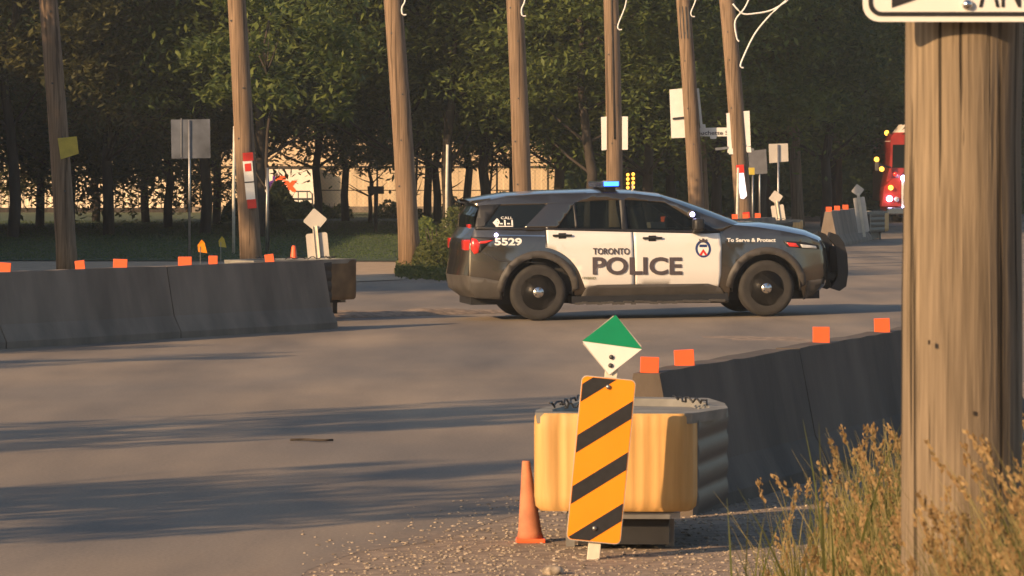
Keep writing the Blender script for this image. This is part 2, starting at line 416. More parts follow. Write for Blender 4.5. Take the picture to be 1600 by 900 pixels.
P[6] = pole(1087, 310, 1068, 0, 113, .20, .16, 'wooden pole with dark ribbed bands near the big white sign back', G)
P[7] = pole(1093, 150, 1088, 0, 128, .16, .12, 'slimmer wooden pole close behind the pole with ribbed bands', G)
P[8] = pole(1162, 330, 1135, 0, 112, .215, .17, 'leaning wooden pole with a glaring white notice and two white signs', G)
P[9] = pole(1245, 320, 1232, 0, 140, .19, .15, 'dark unlit pole behind the small square sign back', G)
P[10] = pole(1306, 320, 1303, 0, 158, .22, .19, 'broad dark pole in the shade left of the fire truck', G)
P[11] = pole(1389, 180, 1384, 0, 165, .15, .12, 'thin dark pole standing behind the fire truck', G)

def rel(i, px, py, dy=-.25):                     # point in the local frame of pole i, in front of it
    e, base, sl = P[i]; D = base.y+dy; return at(px, py, D)-base
def cable(i, pts, r=.016, dy=-.2, name='cable'):
    e, base, sl = P[i]; q = [rel(i, a, b, dy) for a, b in pts]
    # smooth
    out = []
    for k in range(len(q)-1):
        for j in range(5):
            t = j/5; p0 = q[max(k-1, 0)]; p1 = q[k]; p2 = q[k+1]; p3 = q[min(k+2, len(q)-1)]
            out.append(.5*((2*p1)+(p2-p0)*t+(2*p0-5*p1+4*p2-p3)*t*t+(3*p1-p0-3*p2+p3)*t**3))
    out.append(q[-1]); bm = B(); tube(bm, out, r, 8); obj(name, bm, M['signwhite'], e, True)
cable(3, [(620, -60), (630, -25), (633, 0), (628, 12), (629, 22), (635, 23)])
cable(4, [(806, -60), (820, -30), (820, 0), (815, 14), (816, 24), (822, 25)])
cable(5, [(956, -60), (978, -30), (978, 5), (966, 38), (967, 46), (972, 46)])
cable(6, [(1070, -60), (1092, -30), (1087, 0), (1080, 18), (1081, 25), (1086, 26)])
cable(7, [(1088, -60), (1128, -25), (1120, 8), (1098, 40), (1098, 48), (1102, 47)])
cable(8, [(1136, -70), (1175, -30), (1166, 8), (1149, 32), (1151, 58), (1155, 65)], .02)
cable(8, [(1145, 6), (1160, 21), (1180, 21), (1205, 16), (1226, 4), (1232, -2)], .022, name='bracket_arm')
cable(8, [(1229, 0), (1205, 22), (1180, 52), (1162, 88), (1157, 103), (1162, 106)], .022)
# ribbed band on pole 6, split line conduit on pole 5
e, base, sl = P[6]
for k in range(4):
    bm = B(); a = -.7+k*.45; z0 = rel(6, 0, 60).z; z1 = rel(6, 0, 10).z
    tube(bm, [(sl*z0+.182*math.sin(a), -.182*math.cos(a), z0), (sl*z1+.178*math.sin(a), -.178*math.cos(a), z1)], .014, 6); obj('guard_strip', bm, M['dsteel'], e)
e, base, sl = P[5]; bm = B()
tube(bm, [(sl*z+.02, -.205+(.0042*z), z) for z in (2.6, 4, 6, 9)], .022, 8); obj('conduit', bm, M['bark'], e, True)

def plate(name, i, corners, m, dy=-.25, th=.012, parent=None, off=0):
    e, base, sl = P[i] if i else (parent, parent.location, 0)
    q = [at(a, b, base.y+dy)-base for a, b in corners]; bm = B()
    prism(bm, [(p.x, p.z) for p in q], q[0].y-off, q[0].y-off+th)
    return obj(name, bm, m, e)
# notices on poles 2 and 8
plate('red_band', 2, [(379, 239), (395, 238), (396, 251), (380, 252)], M['red'], dy=-.22)
plate('notice', 2, [(379, 252), (394, 251), (399, 311), (385, 312)], M['signwhite'], dy=-.215)
plate('notice_picture', 2, [(382, 256), (392, 255), (393, 267), (383, 268)], M['red'], dy=-.222)
plate('notice_line', 2, [(382, 284), (397, 283), (397, 285), (382, 286)], M['sblack'], dy=-.222)
plate('red_band', 2, [(386, 312), (400, 311), (401, 325), (387, 326)], M['red'], dy=-.22)
plate('red_band', 8, [(1150, 258), (1162, 257), (1163, 270), (1151, 271)], M['red'], dy=-.235)
M['flare'] = mat('notice_painted_glare', (.95, .92, .95), .2, emit=(1, .9, 1), es=.8)  # emission stands in for light reflected off the white notice
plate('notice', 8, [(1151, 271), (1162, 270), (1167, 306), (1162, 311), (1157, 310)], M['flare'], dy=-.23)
plate('red_band', 8, [(1160, 332), (1171, 331), (1172, 341), (1161, 342)], M['red'], dy=-.235)
# yellow sign on pole 1
plate('sign', 1, [(90, 216), (120, 213), (123, 240), (95, 249)], M['yellow'], dy=-.2)
# signs on poles 5 and 8 (seen almost edge on, one each side)
for i, cs in ((5, [(939, 183), (948, 182), (948, 234), (940, 235)]), (5, [(972, 182), (981, 182), (981, 234), (972, 234)]),
              (8, [(1135, 177), (1141, 176), (1145, 238), (1137, 239)]), (8, [(1160, 174), (1171, 173), (1173, 228), (1164, 229)])):
    plate('sign', i, cs, M['signwhite'], dy=-.1, th=.05)
plate('bracket', 8, [(1117, 231), (1138, 229), (1138, 233), (1118, 235)], M['steel'], dy=-.12, th=.03)
plate('bracket', 8, [(1164, 230), (1178, 232), (1178, 235), (1164, 236)], M['steel'], dy=-.12, th=.03)
plate('bracket', 8, [(1138, 232), (1145, 232), (1146, 241), (1139, 241)], M['signwhite'], dy=-.13, th=.04)
plate('bracket', 8, [(1166, 229), (1173, 229), (1174, 238), (1167, 238)], M['signwhite'], dy=-.13, th=.04)
e, base, sl = P[8]
for a, b in ((1134, 178), (1136, 236), (1172, 176), (1173, 226)):
    bm = B(); q = rel(8, a, b, -.05); tube(bm, [q, (sl*q.z, 0, q.z)], .015, 6); obj('sign_strap', bm, M['steel'], e)
e, base, sl = P[5]
for a, b in ((944, 190), (976, 190), (944, 226), (976, 226)):
    bm = B(); q = rel(5, a, b, -.05); tube(bm, [q, (sl*q.z, 0, q.z)], .015, 6); obj('sign_strap', bm, M['steel'], e)
# big white sign back on pole 6
plate('sign_back', 6, [(1046, 140), (1068, 138), (1074, 215), (1049, 216)], M['signwhite'], dy=.16)
plate('sign_back', 6, [(1089, 138), (1092, 138), (1099, 206), (1095, 208)], M['signwhite'], dy=.16, th=.05)
plate('bracket', 6, [(1051, 184), (1070, 182), (1070, 185), (1051, 187)], M['sblack'], dy=.12, th=.02)
# street name sign, projecting from pole 6 to the right
plate('name_plate', 6, [(1088, 200), (1150, 199), (1151, 213), (1120, 213), (1119, 217), (1110, 217), (1109, 213), (1089, 213)], M['signwhite'], dy=.35, th=.02)
plate('name_bracket', 6, [(1096, 194), (1102, 194), (1103, 201), (1096, 201)], M['signwhite'], dy=.34, th=.03)
D6 = P[6][1].y+.34
text('street_name', 'Bouchette St', gx(1083, D6)-P[6][1].x, gx(1142, D6)-P[6][1].x, at(0, 210.5, D6).z, .10, M['lettergrey'], P[6][0], lambda x, z: Vector((x, .335, z)), .012)
bm = B(); tube(bm, [(rel(6, 1085, 206).x, .36, rel(6, 0, 206).z), (rel(6, 1078, 206).x, .05, rel(6, 0, 206).z)], .02, 6); obj('bracket', bm, M['steel'], P[6][0])

# ------------------------------------------------------------------ free standing signs
def sign_on_post(name, pxp, D, corners, m, label, cat='sign', post_top=None, postm='steel', pr=.025, group=None, extra=None, dy=-.03):
    e = empty(name, (gx(pxp, D), D, 0), label, cat, group)
    bm = B(); zt = at(0, post_top if post_top else min(c[1] for c in corners)+2, D).z
    tube(bm, [(0, 0, -.05), (0, 0, zt)], pr, 8); obj('post', bm, M[postm], e, True)
    q = [at(a, b, D+dy)-Vector((gx(pxp, D), D, 0)) for a, b in corners]
    bm = B(); prism(bm, [(p.x, p.z) for p in q], dy-.008, dy+.008)
    obj('panel', bm, m, e)
    return e
s1 = sign_on_post('road_sign', 296, 92, [(267, 187), (328, 186), (329, 247), (268, 248)], mat('grey_sign_back', (.16, .17, .19), .3, var=.4, scale=2, metal=.4), 'large grey square sign back on a thin post left of the pole with notices', dy=.03)
box_ = B(); box(box_, gx(283, 92)-gx(296, 92), .01, at(0, 215, 92).z, .02, .02, .8); obj('stiffener', box_, M['steel'], s1)
s2 = sign_on_post('road_sign', 1216, 108, [(1201, 225), (1231, 224), (1232, 252), (1202, 255)], M['alu'], 'small square pale sign back on a thin post right of the leaning pole', dy=.04)
s3 = sign_on_post('road_sign', 1187, 120, [(1169, 236), (1197, 233), (1199, 271), (1171, 273)], mat('grey_sign', (.13, .13, .14), .5), 'grey unlit sign panel on a post just right of the leaning pole', dy=-.04)
sign_on_post('delineator_post', 1176, 119, [(1169, 262), (1179, 262), (1179, 273), (1169, 273)], M['yellow'], 'thin post with a small yellow plate right of the leaning pole', 'marker post')
sign_on_post('marker_sign', 587, 128, [(574, 291), (600, 291), (600, 303), (575, 303)], M['bark'], 'small dark brown panel on a post in front of the chain link fence', dy=-.05, postm='bark', pr=.05)
def thin_post(px, D, yt, m, label, r=.04, name='marker_post'):
    bm = B(); zt = at(0, yt, D).z; tube(bm, [(0, 0, -.03), (.0, 0, zt*.5), (.02, 0, zt)], [r, r, r*.9], 8)
    o = obj(name, bm, m, None, True); o.location = (gx(px, D), D, 0); tag(o, label, 'post')
thin_post(698, 118, 226, M['cream'], 'tall thin pale post right of the lawn, lit by the sun')
thin_post(365, 100, 197, M['cream'], 'thin white post just left of the pole with notices', .035)
thin_post(417, 100, 262, M['steel'], 'thin grey post right of the pole with notices', .03)
thin_post(1152, 104, 262, M['cream'], 'short pale post at the left foot of the leaning pole', .03)
# little survey flags
for px, py, D, lb in ((313, 385, 66, 'small orange survey flag behind the left concrete barrier'), (345, 378, 78, 'tiny dull yellow survey flag on the lawn')):
    e = empty('survey_flag', (gx(px, D), D, 0), lb, 'flag')
    bm = B(); z = at(0, py, D).z; tube(bm, [(0, 0, 0), (0, 0, z)], .006, 5); obj('stick', bm, M['steel'], e)
    bm = B(); v = [bm.verts.new(c) for c in ((-.03, -.01, z-.08), (.10, .02, z-.1), (.06, 0, z+.06), (.02, -.02, z+.1), (-.04, 0, z+.02))]; bm.faces.new(v)
    obj('flag', bm, M['ye'] if px == 313 else M['yellow'], e)
# amber traffic signal
e = empty('traffic_signal', (gx(985, 150), 150, 0), 'amber flashing signal seen just above the police car roof', 'traffic light')
bm = B(); tube(bm, [(0, 0, 0), (0, 0, 1.2)], .06, 8); obj('post', bm, M['dsteel'], e)
bm = B(); z0 = at(0, 283, 150).z; box(bm, 0, 0, z0, .36, .2, .62); obj('housing', bm, M['dsteel'], e)
for sx in (-1, 1):
    for k in range(4):
        bm = B(); bmesh.ops.create_uvsphere(bm, u_segments=10, v_segments=6, radius=.055, matrix=Matrix.Translation((sx*.09, -.11, z0-.22+k*.145+(0.02 if sx > 0 else 0)))); obj('lamp', bm, M['amber'], e)

# ------------------------------------------------------------------ near pole, its sign
e = empty('utility_pole', (gx(1502, 12.5), 12.5, 0), 'thick weathered wooden pole close by at the right edge under the white sign', 'utility pole', G)
bm = B(); pts = []; rad = []
for i in range(23):
    z = -.05+i*.45; pts.append((.012*z-.012*1.4+.006*math.sin(z*2), 0, z)); rad.append(.172-.0035*z+.003*math.sin(z*5))
tube(bm, pts, rad, 48)
for v in bm.verts:
    a = math.atan2(v.co.y, v.co.x); k = 1+.010*math.sin(a*9+v.co.z*.4)+.006*math.sin(a*23)
    v.co.x *= k; v.co.y *= k
obj('shaft', bm, M['bigpole'], e, True)
bm = B()
for (px, py, L_) in ((1443, 531, .012), (1512, 640, .010)):
    q = at(px, py, 12.5); box(bm, q.x-gx(1502, 12.5), -.168, q.z, .006, .01, L_)
obj('knot', bm, M['bark'], e)
D = 12.28; sx0, sx1 = 1348, 1682; sc = F/D
cxs = gx((sx0+sx1)/2, D); zb = at(0, 34, D).z; Wd = (sx1-sx0)/sc; Ht = .62
sgn = empty('road_sign', (cxs, D, zb), 'white sign with black border and lettering on the thick pole at top right', 'sign')
bm = B(); prism(bm, rrect(0, Ht/2, Wd, Ht, .045), -.004, 0); obj('panel', bm, M['signwhite'], sgn)
bm = B(); o1 = rrect(0, Ht/2, Wd-.030, Ht-.030, .036, 8); o2 = rrect(0, Ht/2, Wd-.054, Ht-.054, .026, 8)
a = [bm.verts.new((x, -.0062, z)) for x, z in o1]; b = [bm.verts.new((x, -.0062, z)) for x, z in o2]
for i in range(len(a)): bm.faces.new((a[i], a[(i+1) % len(a)], b[(i+1) % len(a)], b[i]))
obj('border', bm, M['sblack'], sgn)
def sp(px, py): q = at(px, py, D); return (q.x-cxs, q.z-zb)
bm = B(); prism(bm, [sp(1393, 12), sp(1434, -2), sp(1470, -60), sp(1393, -60)], -.0068, -.0048); obj('arrow', bm, M['sblack'], sgn)
text('lettering', 'ANES', sp(1529, 0)[0], sp(1642, 0)[0], sp(0, 11)[1], .105, M['sblack'], sgn, lambda x, z: Vector((x, -.0066, z)), .004)
bm = B(); q = sp(1511, 7); lathe(bm, [(0, -.02), (.012, -.018), (.016, -.006), (.016, 0)], 'y', 16, (q[0], 0, q[1])); obj('bolt', bm, M['chrome'], sgn, True)

# ------------------------------------------------------------------ concrete barriers
JP = [(-.30, 0), (-.30, .08), (-.20, .27), (-.085, .86), (.085, .86), (.20, .27), (.30, .08), (.30, 0)]
def barrier(p0, p1, label, group, hz=1.0, first=[None]):
    p0 = Vector(p0); p1 = Vector(p1); d = p1-p0; Ln = d.length
    bm = B(); n = 14
    rows = []
    for i in range(n+1):
        t = i/n*Ln; e_ = .012 if i in (0, n) else 0
        rows.append([bm.verts.new((t, y*(1-e_*3)+random.uniform(-.003, .003), z*hz-(e_*.5 if z > .5 else 0)+(random.uniform(-.006, .004) if z > .5 else 0))) for y, z in JP])
    for i in range(n):
        for k in range(len(JP)-1): bm.faces.new((rows[i][k], rows[i+1][k], rows[i+1][k+1], rows[i][k+1]))
        bm.faces.new((rows[i][-1], rows[i+1][-1], rows[i+1][0], rows[i][0]))
    bm.faces.new(rows[0]); bm.faces.new(rows[-1][::-1])
    e = obj('concrete_barrier', bm, M['barrier']); e.location = (p0.x, p0.y, h(p0.x, p0.y)); e.rotation_euler = (0, 0, math.atan2(d.y, d.x))
    return tag(e, label, 'barrier', group)
def bxy(px, D): return Vector((gx(px, D), D))
GB = 'concrete road barriers'
# left row
a, b = bxy(-330, 47.6), bxy(497, 56.6); d = (b-a)/3; gap = d.normalized()*.02
barrier(a, a+d-gap, 'shaded concrete barrier segment at the left edge of the photo', GB)
barrier(a+d, a+d*2-gap, 'shaded concrete barrier segment below the grey unlit pole', GB)
barrier(a+d*2, b, 'shaded concrete barrier segment ending at the left crash cushion', GB)
# right row
a = bxy(1010, 27.0); c = bxy(1420, 34.2); d = (c-a).normalized()
barrier(a, a+d*3.6, 'dark concrete barrier segment right behind the yellow crash cushion', GB)
barrier(a+d*3.62, a+d*7.25, 'dark concrete barrier segment reaching the thick pole at right', GB)
barrier(a+d*7.27, a+d*10.9, 'concrete barrier segment hidden behind the thick pole', GB)
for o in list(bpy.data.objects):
    if o.name.startswith('concrete_barrier') and o.location.y < 40: o.data.materials[0] = M['barrier_shaded']
# far rows
barrier(bxy(1010, 90), bxy(1098, 93), 'far concrete barrier seen through the police car windows', GB)
barrier(bxy(1100, 93.1), bxy(1206, 98), 'far concrete barrier seen above the police car hood', GB)
barrier(bxy(1294, 108.5), bxy(1345, 117), 'far concrete barrier with a sunlit end beside the push bumper', GB)
def reflector(px, py, D, wp, hp, label, tilt=0):
    q = at(px, py, D); s = F/D; bm = B()
    box(bm, 0, 0, hp/2/s, wp/s, .05, hp/s, Matrix.Rotation(R(tilt), 3, 'Y'), .003)
    o = obj('reflector', bm, M['orange']); o.location = (q.x, q.y, q.z); tag(o, label, 'reflector', 'orange reflectors on the barriers')
    return o
# py = lower edge of each block (it rests on the barrier top)
def tz(D): return HY+(CH-.86)*F/D
def DL(px): t = (px+330)/827; return 47.6+t*9.0*(1-.0)   # approx depth along the left row
for px, wp, hp, tl, lb in ((8, 18, 15, 4, 'orange reflector at the far left end of the barrier'), (125, 15, 14, -6, 'small orange reflector beside the grey unlit pole'),
        (188, 22, 14, 2, 'wide orange reflector alone between grey pole and sign post'), (289, 21, 14, 0, 'wide orange reflector just left of the little survey flag'),
        (333, 14, 14, 0, 'square orange reflector just right of the little survey flag'), (421, 14, 13, -8, 'tilted orange reflector right of the pole with notices')):
    # solve depth of the barrier line at this pixel
    A, Bq = bxy(-330, 47.6), bxy(497, 56.6); k = (px-800)/F; t = (k*A.y-A.x)/((Bq.x-A.x)-k*(Bq.y-A.y)); Dd = A.y+t*(Bq.y-A.y)
    reflector(px, tz(Dd)+1, Dd, wp, hp, lb, tl)
A, C_ = bxy(1010, 27.0), bxy(1420, 34.2)
for px, wp, hp, tl, lb in ((1015, 29, 25, 2, 'orange reflector above the barrier end right of the striped marker'), (1069, 31, 27, -3, 'orange reflector second from the striped marker'),
        (1283, 26, 26, 0, 'orange reflector midway along the dark right barrier'), (1378, 24, 23, -2, 'orange reflector with a scuffed face beside the thick pole')):
    k = (px-800)/F; t = (k*A.y-A.x)/((C_.x-A.x)-k*(C_.y-A.y)); Dd = A.y+t*(C_.y-A.y)
    reflector(px, tz(Dd)+2, Dd, wp, hp, lb, tl)
A, C_ = bxy(1010, 90), bxy(1098, 93)
for px, lb in ((1037, 'orange reflector seen through the car front window, left one'), (1059, 'orange reflector seen through the car front window, right one'), (1118, 'orange reflector just above the windshield base')):
    k = (px-800)/F; t = (k*A.y-A.x)/((C_.x-A.x)-k*(C_.y-A.y)); Dd = A.y+t*(C_.y-A.y)
    if t > 1: A2, C2 = bxy(1100, 93.1), bxy(1206, 98); t = (k*A2.y-A2.x)/((C2.x-A2.x)-k*(C2.y-A2.y)); Dd = A2.y+t*(C2.y-A2.y)
    reflector(px, tz(Dd)+1, Dd, 9, 9, lb)
A2, C2 = bxy(1100, 93.1), bxy(1206, 98)
for px, lb in ((1148, 'dim orange reflector left of the leaning pole foot'), (1165, 'orange reflector in front of the leaning pole foot'), (1184, 'dim orange reflector right of the leaning pole foot')):
    k = (px-800)/F; t = (k*A2.y-A2.x)/((C2.x-A2.x)-k*(C2.y-A2.y)); Dd = A2.y+t*(C2.y-A2.y)
    reflector(px, tz(Dd)+1, Dd, 9, 8, lb)
A3, C3 = bxy(1294, 108.5), bxy(1345, 117)
for px, lb in ((1295, 'leftmost of three small orange reflectors on the far barrier'), (1308, 'middle of three small orange reflectors on the far barrier'), (1321, 'rightmost of three small orange reflectors on the far barrier')):
    k = (px-800)/F; t = (k*A3.y-A3.x)/((C3.x-A3.x)-k*(C3.y-A3.y)); t = max(.02, t); Dd = A3.y+t*(C3.y-A3.y)
    reflector(px, tz(Dd)+1, Dd, 9, 8, lb)

# ------------------------------------------------------------------ object markers
def marker(loc, label, rz=0, lean=5.5):
    root = empty('hazard_marker', loc, label, 'road marker', 'striped hazard markers with diamond tops', rz)
    T = Matrix.Rotation(R(lean), 3, 'Y')
    def tr(bm):
        for v in bm.verts: v.co = T @ v.co
    bm = B(); box(bm, .01, 0, .53, .066, .012, 1.10, bev=.003); box(bm, .01-.03, .015, .53, .008, .03, 1.10); box(bm, .01+.03, .015, .53, .008, .03, 1.10); tr(bm)
    obj('post', bm, M['cream'], root)
    bm = B(); wd, ht = .292, .885; z0 = .095
    prism(bm, rrect(0, z0+ht/2, wd, ht, .03), -.028, -.022); tr(bm); bd = obj('board', bm, M['alu'], root)
    bm = B(); f = bm.faces.new([bm.verts.new((x, -.0300, z)) for x, z in rrect(0, z0+ht/2, wd-.008, ht-.008, .027)]); tr(bm)
    obj('board_face', bm, M['ye'], bd)
    # stripes, clipped to the board face
    bm = B()
    for zc in (.99, .715, .44, .165):
        prof = rrect(0, z0+ht/2, wd-.014, ht-.014, .025)
        f = bm.faces.new([bm.verts.new((x, -.0318, z)) for x, z in prof])
        th = R(37); no = Vector((-math.sin(th), 0, math.cos(th)))
        geom = list(f.verts)+list(f.edges)+[f]
        r = bmesh.ops.bisect_plane(bm, geom=geom, plane_co=(0, 0, zc-.048-.0), plane_no=no, clear_inner=True)
        geom = [g for g in r['geom'] if g.is_valid]
        geom = list({g for g in geom} | {x for g in geom if isinstance(g, bmesh.types.BMFace) for x in list(g.verts)+list(g.edges)})
        bmesh.ops.bisect_plane(bm, geom=geom, plane_co=(0, 0, zc+.048), plane_no=no, clear_outer=True)
    tr(bm); obj('stripes', bm, M['sblack'], bd)
    dz = 1.155; dd = .166
    bm = B(); prism(bm, [(0, dz-dd), (dd, dz), (0, dz+dd), (-dd, dz)], -.020, -.014)
    bmesh.ops.bevel(bm, geom=[e for e in bm.edges if abs(e.verts[0].co.y-e.verts[1].co.y) > .004], offset=.012, segments=3, affect='EDGES')
    bm2 = Matrix.Rotation(R(-2.5), 3, 'Y')
    tr(bm); dm = obj('diamond', bm, M['alu'], root)
    bm = B(); bm.faces.new([bm.verts.new(c) for c in ((0, -.0222, dz-dd+.006), (dd-.006, -.0222, dz-.008), (-dd+.006, -.0222, dz-.008+.012))]); tr(bm); obj('white_half', bm, M['signwhite'], dm)
    bm = B(); bm.faces.new([bm.verts.new(c) for c in ((-dd+.004, -.0222, dz+.006), (dd-.004, -.0222, dz-.006), (0.003, -.0222, dz+dd-.004))]); tr(bm); obj('green_half', bm, M['green'], dm)
    for x, z, mm in ((0, .93, 'steel'), (0, .17, 'steel'), (.002, 1.09, 'dsteel'), (.002, 1.045, 'dsteel')):
        bm = B(); lathe(bm, [(0, -.042), (.012, -.040), (.013, -.031)], 'y', 12, (x, 0 if z < 1 else .009, z)); tr(bm); obj('bolt', bm, M[mm], root, True)
    return root
mk0 = marker((gx(924, gD(874)), gD(874), 0), 'striped black and orange marker with green and white diamond before the yellow crash cushion')
def mcopy(px, D, label, rz, z=0, leans=0):
    c = copy_tree(mk0); c.location = (gx(px, D), D, z); c.rotation_euler = (0, R(leans), R(rz)); c['label'] = label
    return c
mcopy(505, 60.6, 'pale back of a diamond-topped marker at the end of the left barrier', 180, .16)
mcopy(1224, 101, 'pale back of a diamond-topped marker behind the police car hood', 172, .12, 3)
mcopy(1351, 112, 'pale back of a diamond-topped marker left of the fire truck', 184, .2, 3)

# ------------------------------------------------------------------ crash cushions (nose towards local -y)
def cushion(loc, rz, label):
    root = empty('crash_cushion', loc, label, 'crash cushion', 'crash cushions at barrier ends', rz)
    # nose cover: plan outline wrapping around the front
    plan = [(-.40, .50), (-.44, .10), (-.43, .035), (-.37, .0), (.37, .0), (.43, .04), (.455, .12)]
    bm = B(); zs = [(.22, .93), (.245, .985), (.30, 1.0), (.66, 1.0), (.735, .995), (.755, .97)]
    # subdivide plan and add vertical rib grooves
    pp = []
    for i in range(len(plan)-1):
        a = Vector(plan[i]); b = Vector(plan[i+1]); n = max(1, int((b-a).length/.02))
        for k in range(n): pp.append(a.lerp(b, k/n))
    pp.append(Vector(plan[-1])); rows = []
    for z, s in zs:
        row = []
        for p in pp:
            g = 0
            if p.y < .02:
                for gx_ in (-.30, -.285, .13, .20, .265): g += .010*math.exp(-((p.x-gx_)/.012)**2)
                g -= .02*(1-(p.x/.4)**2)
            row.append(bm.verts.new((p.x*s, .25+(p.y-.25)*s+g*(1 if .23 < z < .74 else .3), z)))
        rows.append(row)
    for i in range(len(rows)-1):
        for k in range(len(pp)-1): bm.faces.new((rows[i][k], rows[i][k+1], rows[i+1][k+1], rows[i+1][k]))
    obj('nose_cover', bm, M['nose'], root, True)
    # grey top lid
    lid = [(-.43, .02), (.43, .02), (.62, .55), (.60, 1.05), (.50, 1.6), (-.16, 1.75), (-.30, 1.2), (-.44, .3)]
    bm = B(); bot = [bm.verts.new((x*.98, y, .70)) for x, y in lid]; top = [bm.verts.new((x, y, .757)) for x, y in lid]
    inn = [bm.verts.new((.06+(x-.06)*.82, .75+(y-.75)*.82, .757)) for x, y in lid]; dn = [bm.verts.new((.06+(x-.06)*.78, .75+(y-.75)*.78, .715)) for x, y in lid]
    n = len(lid)
    for i in range(n):
        j = (i+1) % n
        bm.faces.new((bot[i], bot[j], top[j], top[i])); bm.faces.new((top[i], top[j], inn[j], inn[i])); bm.faces.new((inn[i], inn[j], dn[j], dn[i]))
    bm.faces.new(dn); bm.faces.new(bot[::-1]); obj('lid', bm, M['gasket'], root)
    random.seed(3)
    for x0, y0, x1, y1 in ((-.36, .35, -.22, 1.2), (-.30, .30, -.10, .28), (.30, 1.2, .5, .7)):
        bm = B(); tube(bm, [(x0+(x1-x0)*k/18+random.uniform(-.012, .012), y0+(y1-y0)*k/18, .768+(.022 if k % 4 < 2 else 0)+random.uniform(-.003, .006)) for k in range(19)], .006, 6)
        obj('rubber_edging', bm, M['black'], root)
    # corrugated side panels
    for sgn_, x0, y0, x1, y1 in ((1, .455, .12, .61, 1.1), (-1, -.40, .50, -.18, 1.7)):
        bm = B(); prof = []
        for k in range(33):
            z = .20+k*.0165; prof.append((z, .011*abs(math.sin((z-.2)*math.pi/.135))))
        A = [bm.verts.new((x0+sgn_*o_, y0, z)) for z, o_ in prof]; C = [bm.verts.new((x1+sgn_*o_, y1, z)) for z, o_ in prof]
        for k in range(32): bm.faces.new((A[k], A[k+1], C[k+1], C[k]))
        obj('fender_panel', bm, M['black'], root, True)
    bm = B(); box(bm, .05, .95, .45, .55, 1.5, .46); box(bm, .05, .8, .12, .5, 1.3, .18)
    obj('core', bm, M['black'], root)
    bm = B(); box(bm, .05, .10, .195, .62, .10, .035); box(bm, -.25, .35, .09, .05, .05, .18); box(bm, .3, .35, .09, .05, .05, .18)
    obj('support_frame', bm, M['steel'], root)
    return root
cc0 = cushion((gx(959, 24.45), 24.45, 0), R(-3), 'crash cushion with a yellow ribbed nose behind the striped marker')
def ccopy(x, y, rz, label, z=0):
    c = copy_tree(cc0); c.location = (x, y, z); c.rotation_euler = (0, 0, R(rz)); c['label'] = label; return c
lc = ccopy(gx(521, 59.6), 59.6, 141, 'dark crash cushion seen from behind at the end of the left barrier', .06)
dark_nose = mat('nose_dark_brown', (.15, .095, .045), .7, var=.35, scale=5)  # darker brown nose colour for the left cushion
for ch in lc.children:
    if ch.name.startswith('nose_cover'): ch.data = ch.data.copy(); ch.data.materials[0] = dark_nose
ccopy(gx(1229, 101.5), 101.5, 150, 'grey crash cushion just above the police car hood', .0)
ccopy(gx(1366, 118), 118.4, 165, 'dark crash cushion at the end of the far barrier near the fire truck', .0)

# traffic cone
e = empty('traffic_cone', (gx(829, gD(847)), gD(847), 0), 'faded slim orange traffic cone left of the yellow crash cushion', 'cone')
bm = B(); lathe(bm, [(.078, .018), (.066, .06), (.024, .44), (.022, .455), (.012, .455)], 'z', 24)
for v in bm.verts: v.co.x -= .025*(v.co.z/.45)
obj('shell', bm, M['cone'], e, True)
bm = B(); box(bm, 0, 0, .012, .165, .165, .024, bev=.006); obj('base', bm, M['orange'], e)
# small traffic cone behind left barrier
e = empty('traffic_cone', (gx(459, 62), 62, 0), 'red-orange cone tip showing above the left barrier near the marker', 'cone')
bm = B(); lathe(bm, [(.16, .03), (.13, .1), (.03, .92), (.02, .94)], 'z', 18); obj('shell', bm, M['orange'], e, True)
bm = B(); box(bm, 0, 0, .015, .38, .38, .03); obj('base', bm, M['black'], e)
# rock at the bottom
bm = B(); bmesh.ops.create_icosphere(bm, subdivisions=3, radius=1); random.seed(5)
for v in bm.verts: v.co = Vector((v.co.x*.055, v.co.y*.05, v.co.z*.032))*(1+random.uniform(-.06, .06))
o = obj('rock', bm, M['stone'], None, True); o.location = (gx(864, 23.15), 23.15, .015); tag(o, 'rounded tan rock at the bottom edge below the striped marker', 'rock')
# strip of tar / stick on the road
bm = B(); pts = [(gx(455+i*11, 34.0)+0, 33.9+.05*math.sin(i), .018) for i in range(7)]; tube(bm, pts, .010, 6)
o = obj('stick', bm, M['bark'], None, True); tag(o, 'thin dark stick lying on the road at left', 'stick')

# ------------------------------------------------------------------ police car
YAW = R(8)
car = empty('police_car', (.22, 59.98, 0), 'grey and white police car with TORONTO POLICE lettering crossing the road', 'police car', rz=0)
slope = math.atan(.0144)
car.rotation_mode = 'XYZ'; car.rotation_euler = (0, -slope*math.cos(YAW), YAW); car.location.z = .0085
WB = 3.06
def C(px, py): return ((px-843)/116.7, (502-7*(px-843)/357-py)/118.0)
def CP(l): return [C(*p) for p in l]
def sy(u, z):
    wv = 1.0-(.05 if z < .72 else .03)*max(0, abs(z-.72)-.05)**2/.12
    if z > 1.12: wv = (1.0-.03*.35**2/.12)-(z-1.12)*.40
    if z < .64: wv -= .45*(.64-z)**2
    wv += .012*math.exp(-((z-1.02)/.05)**2)
    if u > 3.0: wv -= .17*((u-3.0)/1.05)**2.2
    if u < -.3: wv -= .17*((-.3-u)/.75)**2.0
    for cu in (0, WB):
        d = math.hypot(u-cu, z-.37); wv += .022*math.exp(-((d-.5)/.07)**2)
    return wv-.012
